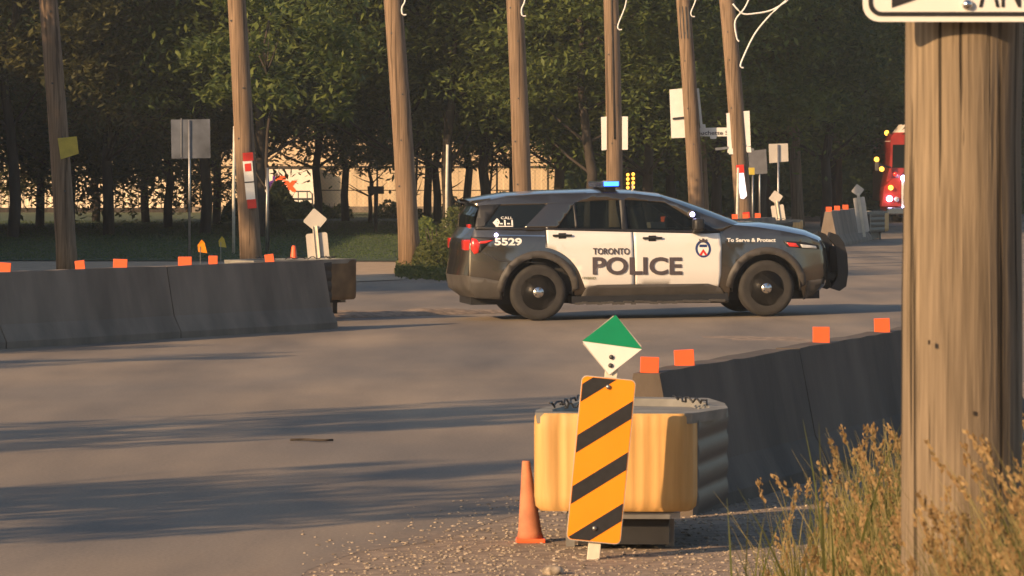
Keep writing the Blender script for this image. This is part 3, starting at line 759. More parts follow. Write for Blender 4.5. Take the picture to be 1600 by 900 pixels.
def patch(name, poly, off, m, sides=(-1, 1), step=.09, parent=None, smooth=True, rim=None, thick=.012):
    res = []
    for s in sides:
        bm = B(); vs_, _, fs_ = delaunay_2d_cdt([Vector(p) for p in poly], [], [list(range(len(poly)))], 1, 1e-6)[:3]
        vv = [bm.verts.new((p.x, 0, p.y)) for p in vs_]
        for f_ in fs_: bm.faces.new([vv[k] for k in f_])
        xs = [p[0] for p in poly]; zs = [p[1] for p in poly]
        for ax, lo, hi in ((0, min(xs), max(xs)), (2, min(zs), max(zs))):
            v = lo+step*.5
            while v < hi:
                co = (v, 0, 0) if ax == 0 else (0, 0, v); no = (1, 0, 0) if ax == 0 else (0, 0, 1)
                bmesh.ops.bisect_plane(bm, geom=bm.verts[:]+bm.edges[:]+bm.faces[:], plane_co=co, plane_no=no); v += step
        for v in bm.verts: v.co.y = s*(sy(v.co.x, v.co.z)+off)
        bm.normal_update()
        for f in bm.faces:
            if f.normal.y*s < 0: f.normal_flip()
        if thick:
            be = [e_ for e_ in bm.edges if e_.is_boundary]
            r = bmesh.ops.extrude_edge_only(bm, edges=be)
            for g in r['geom']:
                if isinstance(g, bmesh.types.BMVert): g.co.y -= s*thick
        o = obj(name, bm, m, parent or car, False, normals=False)
        for p in o.data.polygons: p.use_smooth = smooth and abs(p.normal.y) > .5
        res.append(o)
    return res
def arc(cu, r, a0, a1, n=22, cz=.37): return [(cu+r*math.cos(R(a0+(a1-a0)*k/n)), cz+r*math.sin(R(a0+(a1-a0)*k/n))) for k in range(n+1)]
rear_edge = CP([(748, 467), (738, 454), (735, 432), (737, 405), (738, 385), (741, 372), (747, 358)])
hood_edge = CP([(1150, 352), (1185, 355), (1225, 361), (1262, 368), (1284, 376), (1291, 388)])
front_edge = CP([(1293, 410), (1293, 430), (1288, 448), (1276, 462), (1262, 468)])
belt = CP([(747, 358), (856, 358), (990, 362), (1128, 363), (1150, 352)])
body_poly = rear_edge+belt[1:-1]+hood_edge+front_edge+arc(WB, .47, 2, 178)+CP([(1140, 474), (905, 476)])+arc(0, .47, 2, 178)+CP([(788, 470)])
bparts = patch('body_side', body_poly, 0, M['paint'])
# sheets across the car
def sheet(name, pts, offs, m, parent=None, n=18, pw=2.6, inset=0, lift=0):
    bm = B(); rows = []
    # resample
    P2 = []
    for i in range(len(pts)-1):
        for k in range(3):
            t = k/3; P2.append(((pts[i][0]*(1-t)+pts[i+1][0]*t, pts[i][1]*(1-t)+pts[i+1][1]*t), tuple(offs[i][j]*(1-t)+offs[i+1][j]*t for j in (0, 1))))
    P2.append((pts[-1], offs[-1]))
    for (u, z), (du, dz) in P2:
        W_ = sy(u, z)*(1-inset); row = []
        for k in range(n+1):
            t = -1+2*k/n; t = math.copysign(abs(t)**.75, t); f = 1-abs(t)**pw
            row.append(bm.verts.new((u+du*f, t*W_, z+dz*f+lift)))
        rows.append(row)
    for i in range(len(rows)-1):
        for k in range(n): bm.faces.new((rows[i][k], rows[i+1][k], rows[i+1][k+1], rows[i][k+1]))
    return obj(name, bm, m, parent or car, True)
roofL = CP([(748, 320), (770, 315), (800, 310), (860, 306), (940, 303), (1000, 304), (1040, 309)])
sheet('roof', roofL, [(-.05, .045)]+[(0, .05)]*5+[(.04, .05)], M['paint'])
wsL = CP([(1040, 309), (1070, 321), (1108, 337), (1150, 352)])
sheet('windshield', wsL, [(.04, .05), (.1, .06), (.16, .06), (.2, .03)], M['darkglass'])
sheet('hood', hood_edge, [(.2, .03), (.16, .06), (.12, .075), (.12, .07), (.14, .05), (.16, .02)], M['hood_darkened'])
sheet('front_fascia', [hood_edge[-1]]+front_edge, [(.16, .02), (.17, 0), (.18, 0), (.18, 0), (.16, 0), (.1, 0)], M['paint'])
sheet('tailgate', rear_edge[2:], [(-.15, 0), (-.12, 0), (-.12, 0), (-.11, 0), (-.08, 0)], M['paint'])
sheet('rear_bumper', rear_edge[:3], [(-.08, 0), (-.15, 0), (-.15, 0)], M['clad'])
rw = [rear_edge[-1]]+CP([(748, 340), (757, 323)])
sheet('rear_window', rw, [(-.07, 0), (-.07, .01), (-.06, .02)], M['darkglass'])
bm = B(); u0, z0 = C(757, 319)
for k in range(13):
    t = -1+2*k/12
prism_pts = [C(742, 319), C(748, 316), C(775, 312), C(772, 320), C(750, 322)]
bm = B(); prism(bm, prism_pts, -.70, .70); obj('rear_spoiler', bm, M['paint'], car)
# greenhouse
patch('roof_rail', CP([(750, 325), (748, 320), (770, 315), (800, 310), (860, 306), (940, 303), (1000, 304), (1040, 309), (1070, 321), (1108, 337), (1150, 352), (1128, 363), (1108, 357), (1046, 318), (1010, 315), (981, 314), (940, 315), (906, 318), (862, 321)]), .004, M['paint'], step=.12)
patch('rear_pillar', CP([(822, 358.5), (862, 320), (906, 317), (874, 358.5)]), .006, M['paint'])
patch('corner_pillar', CP([(747, 359), (757, 323), (790, 321), (760, 359)]), .005, M['black'])
patch('centre_pillar', CP([(975, 361), (974, 314), (983, 313), (984, 362)]), .007, M['black'])
patch('front_quarter', CP([(1108, 364), (1085, 345), (1108, 352), (1129, 364)]), .009, M['black'])
patch('quarter_window', CP([(756, 358), (784, 323), (864, 320), (825, 358)]), .002, M['darkglass'], thick=0)
patch('rear_window_glass', CP([(874, 359), (906, 318), (976, 314), (977, 361)]), -.012, M['glass'], thick=0)
patch('front_window_glass', CP([(983, 361), (982, 314), (1012, 315), (1046, 318), (1108, 358), (1109, 364)]), -.012, M['glass'], thick=0)
# window rubber strips
patch('window_trim', CP([(748, 357), (990, 359.5), (1112, 362), (1112, 365), (990, 363), (855, 361), (748, 361)]), .012, M['black'])
patch('window_divider', CP([(902, 358), (902, 319), (905, 318), (906, 358)]), .002, M['black'])
# doors
rd = CP([(856, 356), (868, 361), (992, 363), (994, 446), (930, 448), (915, 447)])+[p for p in arc(0, .585, 12, 84, 10)]
rdp = [C(857, 357), C(870, 361.5), C(990.7, 364), C(992.5, 445.5), C(935, 447), C(916, 451)]
aa = arc(0, .60, 26, 80, 12); rdp += [p for p in aa if p[0] < C(914, 0)[0]]
def fixpoly(p): return p
dr = patch('rear_door', rdp, .010, M['doorwhite'])
fdp = CP([(992.3, 364), (1105, 366), (1127, 365), (1129.5, 385), (1128, 430), (1125, 449), (1105, 445), (994.2, 445.5)])
df = patch('front_door', fdp, .010, M['doorwhite'])
for nm, x0, yy, par in (('door_handle', 881, 369.5, dr), ('door_handle', 1021, 373, df)):
    for k, s in enumerate((-1, 1)):
        bm = B(); u, z = C(x0, yy); y_ = s*(sy(u, z)+.03)
        box(bm, u, y_, z, .26, .03, .028, bev=.01); box(bm, u, y_-s*.012, z-.005, .10, .012, .075, bev=.005)
        obj(nm, bm, M['black'], par[k])
# cladding
patch('rocker_panel', CP([(905, 476), (918, 450), (935, 446.5), (1108, 444), (1128, 450), (1143, 473), (1140, 475)]), .016, M['clad'])
patch('rear_cladding', CP([(747, 468), (737, 454), (734, 433), (760, 436), (785, 441), (787, 470)]), .006, M['clad'])
patch('front_cladding', CP([(1262, 470), (1266, 440), (1292, 436), (1288, 450), (1276, 464)]), .006, M['clad'])
for cu in (0, WB):
    patch('wheel_arch', arc(cu, .455, 0, 180)+arc(cu, .55, 176, 4), .016, M['clad'], thick=.04, step=.3)
    for s in (-1, 1):
        bm = B(); rr = arc(cu, .46, -5, 185, 18)
        A = [bm.verts.new((x, s*.96, z)) for x, z in rr]; Q = [bm.verts.new((x, s*.62, z)) for x, z in rr]
        for k in range(18): bm.faces.new((A[k], A[k+1], Q[k+1], Q[k]))
        bm.faces.new(Q); obj('wheel_well', bm, M['black'], car)
bm = B(); box(bm, 1.5, 0, .30, 4.7, 1.2, .18); box(bm, 1.5, 0, .26, 2.1, 1.84, .10); obj('underbody', bm, M['black'], car)
# muddy lower edge
bm = B(); random.seed(11)
for k in range(40):
    u = .52+k*.05; box(bm, u, -.93, .215+random.uniform(-.012, .01), .06, .06, .03)
obj('sill_edge', bm, M['clad'], car)
# wheels
def wheel(u, s):
    bm = B(); r = .372
    lathe(bm, [(.235, -.11), (.30, -.125), (.345, -.118), (.368, -.09), (r, -.03), (r, .03), (.368, .09), (.345, .118), (.235, .11)], 'y', 48)
    tyre_center = Vector((u, s*.865, .372))
    wh = empty('wheel', tyre_center, None, None); wh.parent = car
    obj('tyre', bm, M['rubber'], wh, True)
    bm = B(); lathe(bm, [(.238, s*.11), (.232, s*.085), (.225, s*.03), (.19, s*.035), (.11, s*.075), (.0, s*.078)], 'y', 40)
    obj('rim', bm, M['rim'], wh, True)
    for k in range(5):
        a = k*2*math.pi/5+.3; bm = B(); lathe(bm, [(.0, s*.072), (.032, s*.072), (.036, s*.040)], 'y', 12)
        for v in bm.verts: v.co = Vector((v.co.x*1.3, v.co.y, v.co.z*.8)); v.co = Matrix.Rotation(-a, 3, 'Y') @ (v.co+Vector((0, 0, .155)))
        obj('rim_hole', bm, M['galv'], wh, True)
    bm = B(); lathe(bm, [(.085, s*.072), (.083, s*.100), (.055, s*.125), (0, s*.130)], 'y', 20); obj('hub_cap', bm, M['chrome'], wh, True)
    for k in range(5):
        bm = B(); a = k*2*math.pi/5; lathe(bm, [(.012, s*.11), (.012, s*.135), (0, s*.137)], 'y', 8, (.052*math.cos(a), 0, .052*math.sin(a))); obj('lug_nut', bm, M['dsteel'], wh)
for u in (0, WB):
    for s in (-1, 1): wheel(u, s)
# lights
patch('tail_light', CP([(742, 372), (779, 373), (771, 378), (761, 388), (753, 397), (744, 398), (739, 380)]), .008, M['black'])
patch('tail_lens', CP([(742, 374), (749, 375.5), (754, 383), (751, 397), (745, 399), (741, 392), (740, 382)]), .013, M['tail'])
patch('tail_strip', CP([(755, 379), (774, 377), (762, 382), (748, 383)]), .013, M['tail'])
for s in (-1, 1):
    bm = B(); u, z = C(738, 385); box(bm, u-.02, s*.74, z, .10, .26, .14, bev=.02); obj('tail_light_inner', bm, M['tail'], car)
bm = B(); u, z = C(747, 356); box(bm, u-.03, -.5, z, .05, .3, .05, bev=.01); obj('rear_flasher', bm, M['tail'], car)
bm = B(); u, z = C(779, 369); bmesh.ops.create_uvsphere(bm, u_segments=12, v_segments=8, radius=.024, matrix=Matrix.Translation((u, -sy(u, z)-.01, z))); obj('flash_lamp', bm, M['violet'], car, True)
patch('headlight', CP([(1228, 377), (1262, 379), (1284, 384), (1286, 390), (1262, 389), (1234, 386)]), .012, M['black'])
patch('marker_lens', CP([(1232, 379.5), (1247, 380.5), (1252, 386.5), (1237, 385.5)]), .018, M['tail'])
patch('headlight_lens', CP([(1254, 382), (1280, 385), (1282, 389), (1257, 387.5)]), .018, M['clearlens'])
patch('fender_seam', CP([(748, 392), (750, 391), (782, 408), (855, 412), (855, 413.4), (781, 409.5)]), .004, M['black'], thick=0)
patch('shoulder_seam', CP([(855, 362), (856.4, 362), (857, 388), (855.6, 388)]), .013, M['black'], thick=0)
patch('shoulder_line', CP([(775, 368.6), (856, 369.5), (856, 371), (775, 370.1)]), .006, M['chrome'], thick=0)  # thin bright metallic line along the rear shoulder
# mirror
for s in (-1, 1):
    bm = B(); u, z = C(1092, 352); box(bm, u, s*1.06, z, .14, .22, .17, bev=.04); box(bm, u-.02, s*.96, z-.09, .1, .2, .05, bev=.015)
    obj('mirror', bm, M['black'], car, True)
bm = B(); u, z = C(1086, 336); lathe(bm, [(.0, -.05), (.05, -.05), (.06, 0), (.03, .05), (0, .05)], 'y', 14, (u, -.86, z)); obj('spotlight', bm, M['dsteel'], car, True)
bm = B(); bmesh.ops.create_uvsphere(bm, u_segments=10, v_segments=8, radius=.032, matrix=Matrix.Translation((u, -.92, z))); obj('spotlight_lens', bm, M['violet'], car, True)
# roof light bar
u, z = C(966, 290)
bm = B(); box(bm, u, 0, z-.0, .26, 1.15, .085, bev=.025); lb = obj('light_bar', bm, mat('light_bar_lens', (.03, .05, .12), .12, coat=1), car)
bm = B(); box(bm, u+.0, -.585, z+.008, .20, .02, .06, bev=.006); obj('blue_lamp', bm, M['blue'], lb)
bm = B(); box(bm, u, 0, z-.06, .14, 1.0, .05); obj('light_bar_foot', bm, M['black'], lb)
bm = B(); u, z = C(1011, 292); tube(bm, [(u, 0, z-.08), (u, 0, z+.02)], .012, 8); obj('antenna', bm, M['cream'], car)
# roof rails
patch('roof_bar', CP([(775, 313.5), (800, 308.5), (860, 304.5), (925, 302.5), (925, 304.5), (860, 307), (800, 311.5), (775, 316)]), -.03, M['dsteel'], thick=.03)
# push bumper
bm = B(); u0 = C(1291, 0)[0]+.20
prof = [(u0, .34), (u0+.12, .30), (u0+.21, .36), (u0+.24, .55), (u0+.23, .78), (u0+.19, .94), (u0+.11, 1.05), (u0+.0, 1.09), (u0-.02, 1.02), (u0+.08, .9), (u0+.10, .5)]
for y in (-.46, .34): prism(bm, prof, y, y+.12)
for z in (.42, .62, .85): box(bm, u0+.19, 0, z, .05, .8, .08, bev=.01)
box(bm, u0+.17, 0, .64, .03, .68, .5); box(bm, u0-.02, -.3, .5, .3, .06, .1); box(bm, u0-.02, .3, .5, .3, .06, .1)
obj('push_bumper', bm, M['black'], car)
bm = B(); box(bm, u0-.10, 0, .78, .06, 1.0, .26); obj('grille', bm, M['black'], car)
bm = B(); box(bm, C(737, 0)[0]-.135, 0, .62, .02, .52, .14); obj('plate_panel', bm, M['signwhite'], car)
# interior
bm = B(); box(bm, 1.55, 0, .62, 3.2, 1.6, .5); box(bm, 2.55, 0, 1.0, .35, 1.5, .28, bev=.06); obj('cabin_floor', bm, M['shade'], car)
for u in (1.72, .68):
    for y in (-.42, .42):
        bm = B(); box(bm, u, y, .95, .5, .5, .18, bev=.05); box(bm, u-.28, y, 1.22, .16, .48, .56, Matrix.Rotation(R(-12), 3, 'Y'), .05); box(bm, u-.38, y, 1.53, .1, .26, .16, bev=.04)
        obj('car_seat', bm, M['shade'], car, True)
bm = B(); box(bm, .98, 0, 1.3, .03, 1.4, .6); obj('cage_partition', bm, M['shade'], car)
# lettering
def car_text(name, s, px0, px1, pyb, cap, m, bold=.02, off=.021, slant=0, par=None):
    x0, z0 = C(px0, pyb); x1, z1 = C(px1, pyb); sl = (z1-z0)/(x1-x0)
    def fn(x, z): zz = z+sl*(x-x0); return Vector((x, -(sy(x, zz)+off), zz))
    return text(name, s, x0, x1, z0, cap/118, m, par or car, fn, bold, slant)
car_text('lettering', 'TORONTO', 928, 985, 398.5, 9.5, M['lettergrey'], .026)
car_text('lettering', 'POLICE', 927, 1067, 429, 25.5, M['lettergrey'], .032)
car_text('unit_number', '5529', 776, 818, 384.5, 10.5, M['letterwhite'], .035, .008)
car_text('motto', 'To Serve & Protect', 1138, 1215, 378.5, 5.6, M['letterwhite'], .03, .008)
car_text('lettering', 'HYBRID', 911, 932, 437.5, 3.8, M['grassG'], .01)
car_text('sticker', '9-1-1', 779, 806, 354, 8, M['letterwhite'], .04, .006)
car_text('sticker', 'CALL', 788, 806, 344.5, 4, M['letterwhite'], .01, .006)
patch('sticker_line', CP([(779, 355), (806, 355), (806, 356.3), (779, 356.3)]), .006, M['letterwhite'], sides=(-1,), thick=0)
patch('sticker_arrow', CP([(775, 350), (782, 343), (785, 346), (780, 350), (784, 355), (781, 357)]), .006, M['letterwhite'], sides=(-1,), thick=0)
def disc(cx, cy, rx, ry, n=24): return CP([(cx+rx*math.cos(2*math.pi*k/n), cy+ry*math.sin(2*math.pi*k/n)) for k in range(n)])
patch('crest_ring', disc(1100.5, 389.5, 12.3, 13.8), .013, M['crestblue'], sides=(-1,), thick=0)
patch('crest_field', disc(1100.5, 390, 8.6, 10.2), .0155, M['signwhite'], sides=(-1,), thick=0)
patch('crest_band', CP([(1094.5, 383), (1106.5, 383), (1106.5, 387), (1094.5, 387)]), .018, M['crestblue'], sides=(-1,), thick=0)
patch('crest_chevron', CP([(1100.5, 390), (1107, 399), (1103.5, 400), (1100.5, 395), (1097.5, 400), (1094, 399)]), .018, M['red'], sides=(-1,), thick=0)
patch('crest_crown', CP([(1095, 379), (1094, 374), (1098, 376), (1100.5, 372.5), (1103, 376), (1107, 374), (1106, 379)]), .018, M['lettergrey'], sides=(-1,), thick=0)

# ------------------------------------------------------------------ fire truck
Dt = 150
ft = empty('fire_truck', (gx(1452, Dt), Dt, 0), 'red and white fire truck with lights on, partly behind the thick pole', 'fire truck')
s = Dt/F
def T(px, py): return ((px-1452)*s, CH-(py-HY)*s)
bm = B(); box(bm, 0, 4.3, 1.75, 2.5, 7.5, 2.2, bev=.05); obj('rear_body', bm, M['truckred'], ft)
bm = B(); prism(bm, [T(1384, 330), T(1382, 300), T(1390, 262), T(1392, 215), T(1398, 207), T(1510, 205), T(1516, 262), T(1522, 330)], 0, 2.2)
obj('cab', bm, M['truckred'], ft)
bm = B(); prism(bm, [T(1391, 221), T(1414, 194), T(1495, 194), T(1514, 221)], .1, 2.4); obj('roof_cap', bm, M['truckwhite'], ft)
bm = B(); prism(bm, [T(1394, 262), T(1395, 226), T(1508, 226), T(1510, 262)], -.03, .0); obj('windshield', bm, M['darkglass'], ft)
bm = B(); prism(bm, [T(1374, 322), T(1378, 292), T(1392, 278), T(1404, 278), T(1404, 322)], -.9, 0); obj('front_grille', bm, M['truckred'], ft)
bm = B(); prism(bm, [T(1405, 322), T(1405, 278), T(1500, 278), T(1500, 322)], -.95, 0); obj('grille_panel', bm, M['truckwhite'], ft)
bm = B(); box(bm, T(1448, 0)[0], -1.15, T(0, 329)[1], 2.9, .5, .22, bev=.03); obj('bumper', bm, M['chrome'], ft)
bm = B(); box(bm, 0, -.3, .42, 2.2, 1.0, .5); obj('chassis', bm, M['black'], ft)
for px, py, mm, nm in ((1386, 310, 'violet', 'headlight'), (1397, 311, 'clearlens', 'headlight'), (1382, 208, 'amber', 'corner_light'), (1366, 249, 'amber', 'marker_lamp'), (1374, 264, 'amber', 'marker_lamp'), (1388, 293, 'amber', 'marker_lamp'), (1395, 272, 'tail', 'marker_lamp'), (1408, 278, 'violet', 'flasher'), (1409, 326, 'violet', 'flasher')):
    bm = B(); x, z = T(px, py); bmesh.ops.create_uvsphere(bm, u_segments=12, v_segments=8, radius=.085 if mm != 'violet' else .10, matrix=Matrix.Translation((x, -.98, z))); obj(nm, bm, M[mm], ft, True)
for sx in (-1, 1):
    bm = B(); x, z = T(1368 if sx < 0 else 1538, 257); box(bm, x, -.6, z, .14, .1, .42, bev=.03); tube(bm, [(x, -.55, z), (x-sx*.5, -.1, z-.1)], .03, 6)
    obj('mirror', bm, M['dsteel'], ft)
    bm = B(); lathe(bm, [(.30, -.15), (.5, -.15), (.52, 0), (.5, .15), (.3, .15)], 'y', 24, (0, 0, 0))
    for v in bm.verts: v.co = Vector((sx*.98+v.co.y, 1.2+v.co.x, .5+v.co.z))
    obj('wheel', bm, M['rubber'], ft, True)

# ------------------------------------------------------------------ warehouse, shed, trailer, fence
def ribbed(name, x0, x1, z0, z1, y, pitch, m, parent, amp=.03):
    bm = B(); n = int((x1-x0)/pitch); prev = None
    xs = []
    for i in range(n):
        a = x0+i*pitch; xs += [(a, 0), (a+pitch*.4, 0), (a+pitch*.5, -amp), (a+pitch*.9, -amp)]
    for x, dy in xs:
        v = (bm.verts.new((x, y+dy, z0)), bm.verts.new((x, y+dy, z1)))
        if prev: bm.faces.new((prev[0], v[0], v[1], prev[1]))
        prev = v
    return obj(name, bm, m, parent)
wh = empty('warehouse', (gx(640, 176), 176, 0), 'long beige warehouse wall lit by the sun behind the fence and trees', 'building')
def boxobj(name, x0, x1, y0, y1, z0, z1, m, parent):
    bm = B(); box(bm, (x0+x1)/2, (y0+y1)/2, (z0+z1)/2, x1-x0, y1-y0, z1-z0); return obj(name, bm, m, parent)
W0 = gx(300, 176)-gx(640, 176); W1 = gx(875, 176)-gx(640, 176)
boxobj('block', W0, W1, .1, 20, 0, 6.5, M['wall'], wh)
ribbed('cladding', W0, W1, 0, 6.4, .04, .5, M['wall'], wh, .012)
boxobj('roof', W0-.2, W1+.2, -.2, 20.2, 6.5, 6.75, M['dsteel'], wh)
boxobj('wall_band', W0, W1, -.03, .03, 1.78, 1.84, M['bark'], wh)
boxobj('foundation', W0, W1, -.06, .05, 0, .25, M['barrier'], wh)
sh = empty('shed', (gx(170, 176), 176, 0), 'pale corrugated wall glowing between the dark trunks at left', 'building')
S0 = gx(-10, 176)-gx(170, 176); S1 = gx(290, 176)-gx(170, 176)
boxobj('block', S0, S1, .1, 12, 0, 5, M['shed'], sh)
ribbed('cladding', S0, S1, 0.15, 4.9, .02, .3, M['shed'], sh, .04)
boxobj('roof', S0-.2, S1+.2, -.2, 12.2, 5, 5.2, M['dsteel'], sh)
boxobj('base_strip', S0, S1, -.08, .05, 0, .2, M['bark'], sh)
tr = empty('trailer', (gx(452, 175.3), 175.3, 0), 'white delivery trailer with orange lettering behind a dark bush', 'trailer')
q = 175.3/F
boxobj('box_body', (410-452)*q, (497-452)*q, 0, 4, .35, CH-(262-HY)*q, M['truckwhite'], tr)
boxobj('top_rail', (410-452)*q, (497-452)*q, -.03, 0, CH-(262-HY)*q-.05, CH-(260-HY)*q, M['bark'], tr)
boxobj('corner_post', (494-452)*q, (498-452)*q, -.05, .1, .3, CH-(262-HY)*q, M['signwhite'], tr)
for xx in (-.7, .7):
    bm = B(); lathe(bm, [(.2, -.12), (.42, -.12), (.44, 0), (.42, .12), (.2, .12)], 'y', 20, (0, 0, 0))
    for v in bm.verts: v.co += Vector((xx, .2, .42))
    obj('wheel', bm, M['rubber'], tr, True)
def tfn(x, z): return Vector((x, -.012, z))
text('lettering', 'd', (419-452)*q, (430-452)*q, CH-(298-HY)*q, 22*q, M['purple'], tr, tfn, .05)
text('lettering', 'Ex', (431-452)*q, (465-452)*q, CH-(298-HY)*q, 22*q, M['exorange'], tr, tfn, .06)
# railing by the trailer
e = empty('handrail', (gx(478, 163), 163, 0), 'low dark metal handrail in front of the white trailer', 'railing')
bm = B(); q2 = 163/F
tube(bm, [((462-478)*q2, 0, CH-(299-HY)*q2), ((484-478)*q2, 0, CH-(299-HY)*q2), ((488-478)*q2, 0, CH-(303-HY)*q2), ((489-478)*q2, 0, .1)], .03, 6); obj('top_bar', bm, M['dsteel'], e)
bm = B(); tube(bm, [((455-478)*q2, 0, CH-(311-HY)*q2), ((489-478)*q2, 0, CH-(311-HY)*q2)], .045, 6); obj('lower_bar', bm, M['dsteel'], e)
for px in (466, 480):
    bm = B(); tube(bm, [((px-478)*q2, 0, 0), ((px-478)*q2, 0, CH-(299-HY)*q2)], .02, 6); obj('upright', bm, M['dsteel'], e)
# chain link fence
Df = 160
fe = empty('chain_link_fence', (gx(640, Df), Df, 0), 'chain link fence with posts in front of the beige warehouse', 'fence')
X0 = gx(496, Df)-gx(640, Df); X1 = gx(870, Df)-gx(640, Df); Hf = 2.0
bm = B(); pit = .15; wv = .004
k = X0-Hf
while k < X1:
    for sgn_ in (1, -1):
        # line x = k + t (or reversed), z from 0..Hf, clipped
        za, zb_ = 0, Hf
        xa = k; xb = k+Hf
        if sgn_ < 0: xa, xb = k+Hf, k
        pts = [(xa, 0), (xb, Hf)]
        t0, t1 = 0, 1
        dx = xb-xa
        for lim, side in ((X0, 0), (X1, 1)):
            t = (lim-xa)/dx
            if (dx > 0) == (side == 0): t0 = max(t0, t)
            else: t1 = min(t1, t)
        if t1 > t0:
            a = (xa+dx*t0, Hf*t0); b = (xa+dx*t1, Hf*t1)
            bm.faces.new([bm.verts.new(c) for c in ((a[0]-wv, 0, a[1]), (a[0]+wv, 0, a[1]), (b[0]+wv, 0, b[1]), (b[0]-wv, 0, b[1]))])
    k += pit
obj('wire_mesh', bm, M['galv'], fe)
for zz in (.12, 1.0, Hf):
    bm = B(); tube(bm, [(X0, -.02, zz), (X1, -.02, zz)], .018, 6); obj('rail', bm, M['bark'], fe)
xx = X0
while xx <= X1+.01:
    bm = B(); tube(bm, [(xx, -.03, 0), (xx, -.03, Hf+.08)], .035, 8); obj('fence_post', bm, M['dsteel'], fe); xx += (X1-X0)/4

# ------------------------------------------------------------------ trees
def crown_bm(seed, rad, hgt, nclump, nleaf, ls, droop=.4):
    rnd = random.Random(seed); bm = LB()
    cl = []
    while len(cl) < nclump:
        x, y, z = (rnd.uniform(-1, 1) for _ in range(3)); d = x*x+y*y+z*z
        if x*x+y*y > 1 or (z > 0 and d > 1) or (x*x+y*y < .3 and rnd.random() < .5): continue
        if z > .25 and rnd.random() < .35: continue
        if z < -.75 and rnd.random() < .6: continue
        taper = 1-.35*max(0, z)-.15*max(0, -z-.5); cl.append((x*rad*taper, y*rad*taper, z*hgt/2, rad*rnd.uniform(.16, .32)))
    for (cx, cy, cz, cr) in cl:
        for _ in range(nleaf):
            # flattened layered spray
            a = rnd.uniform(0, 6.283); rr = cr*rnd.random()**.5; x = cx+rr*math.cos(a)*1.25; y = cy+rr*math.sin(a)*1.25
            z = cz+rnd.gauss(0, cr*.33)-rr*droop*.5
            s_ = ls*rnd.uniform(.6, 1.3); t1 = Vector((rnd.uniform(-1, 1), rnd.uniform(-1, 1), rnd.uniform(-.7, .3))).normalized()
            t2 = t1.cross(Vector((rnd.uniform(-.6, .6), rnd.uniform(-.6, .6), 1))).normalized()
            p = Vector((x, y, z))
            bm.quad(p-t1*s_, p+t2*s_*.38, p+t1*s_, p-t2*s_*.38)
    return bm
CR = []
def add_cr(seed, m, nc=170, nl=150, ls=.125, rad=3.5, hg=8.8):
    bm = crown_bm(seed, rad, hg, nc, nl, ls); CR.append(bm.mesh('crown', M[m]))
add_cr(1, 'leafA'); add_cr(2, 'leafB'); add_cr(3, 'leafC'); add_cr(4, 'leafA', 130); add_cr(5, 'leafB', 170)
add_cr(6, 'leafA', 26, 150, .10, 1.7, 3.4)     # 5: small light crown
TM = []
for sd_ in range(3):
    rnd = random.Random(sd_+20); bm = B(); pts = [(rnd.uniform(-.06, .06)*i, rnd.uniform(-.05, .05)*i, i*1.0-.05) for i in range(9)]
    tube(bm, pts, [.17-.013*i for i in range(9)], 10)
    for k in range(9):
        z = rnd.uniform(2.2, 7); b0 = Vector(pts[int(z)]); a = rnd.uniform(0, 6.28); ln = rnd.uniform(1.2, 2.6)
        d = Vector((math.cos(a), math.sin(a), rnd.uniform(.35, .9)))
        tube(bm, [b0, b0+d*ln*.5+Vector((0, 0, -.05)), b0+d*ln], [.06, .04, .012], 6)
    me = bpy.data.meshes.new('trunk'); bm.to_mesh(me); bm.free(); me.materials.append(M['bark'])
    for p in me.polygons: p.use_smooth = True
    TM.append(me)
GT = 'trees behind the road'
def tree(x, y, ci, sc=1.0, zc=7.0, label='dark leafy tree in the dense row behind the road', rz=None, tr_=None, group=GT, scz=1.0, ts=1.0, no_group=False):
    e = empty('tree', (x, y, 0), label, 'tree', None if no_group else group)
    t = bpy.data.objects.new('trunk', TM[tr_ if tr_ is not None else random.randrange(3)]); COL.objects.link(t); t.parent = e
    t.scale = (ts, ts, max(zc/8*1.05, .4)); t.rotation_euler = (0, 0, random.uniform(0, 6))
    c = bpy.data.objects.new('crown', CR[ci]); COL.objects.link(c); c.parent = e; c.location = (0, 0, zc)
    c.scale = (sc, sc, sc*scz); c.rotation_euler = (0, 0, rz if rz is not None else random.uniform(0, 6.28))
    return e
random.seed(42)
# row in front of the warehouse: trunks the photo shows (crowns start about 2.7 m up)
row = [(62, 140, 3, 'dark tree at the far left, trunk beside the pale shed wall'), (110, 132, 1, 'dark tree rising behind the grey unlit pole'), (150, 150, 2, 'brownish tree between the pale shed wall panels'),
       (228, 148, 1, 'dark tree right of the brightest shed wall panels'), (262, 138, 0, 'tree behind the large grey sign back'), (338, 145, 4, 'thick dark tree just left of the pole with notices'),
       (497, 140, 1, 'dark tree whose trunk stands at the right edge of the white trailer'), (540, 152, 3, 'thin forked tree in front of the chain link fence'), (668, 146, 0, 'tree with a reddish lit trunk right of the bare pavement pole'),
       (683, 150, 4, 'tree with a dark trunk beside the tall thin pale post'), (730, 143, 1, 'dark straight tree left of the police car spoiler'), (800, 150, 4, 'dark tree behind the pole at the police car rear')]
for px, D, ci, lb in row:
    tree(gx(px, D), D, ci, random.uniform(1.0, 1.15), 5.7 if px < 300 else 7.1 if px < 640 else 7.0, lb, group=GT, ts=.85)
tree(gx(578, 149), 149, 5, 1.0, 3.4, 'slim young tree with sparse leaves before the warehouse', ts=.45)
# small low light foliage sprays left of / behind the car
for px, D, zc, sc_, lb in ((705, 128, 3.3, .6, 'small olive tree hanging low over the fence left of the car'), (766, 131, 3.0, .7, 'small olive tree just above the police car spoiler'), (650, 134, 3.7, .7, 'small sunlit tree low beside the bare pavement pole')):
    tree(gx(px, D), D, 5, sc_, zc, lb, ts=.3)
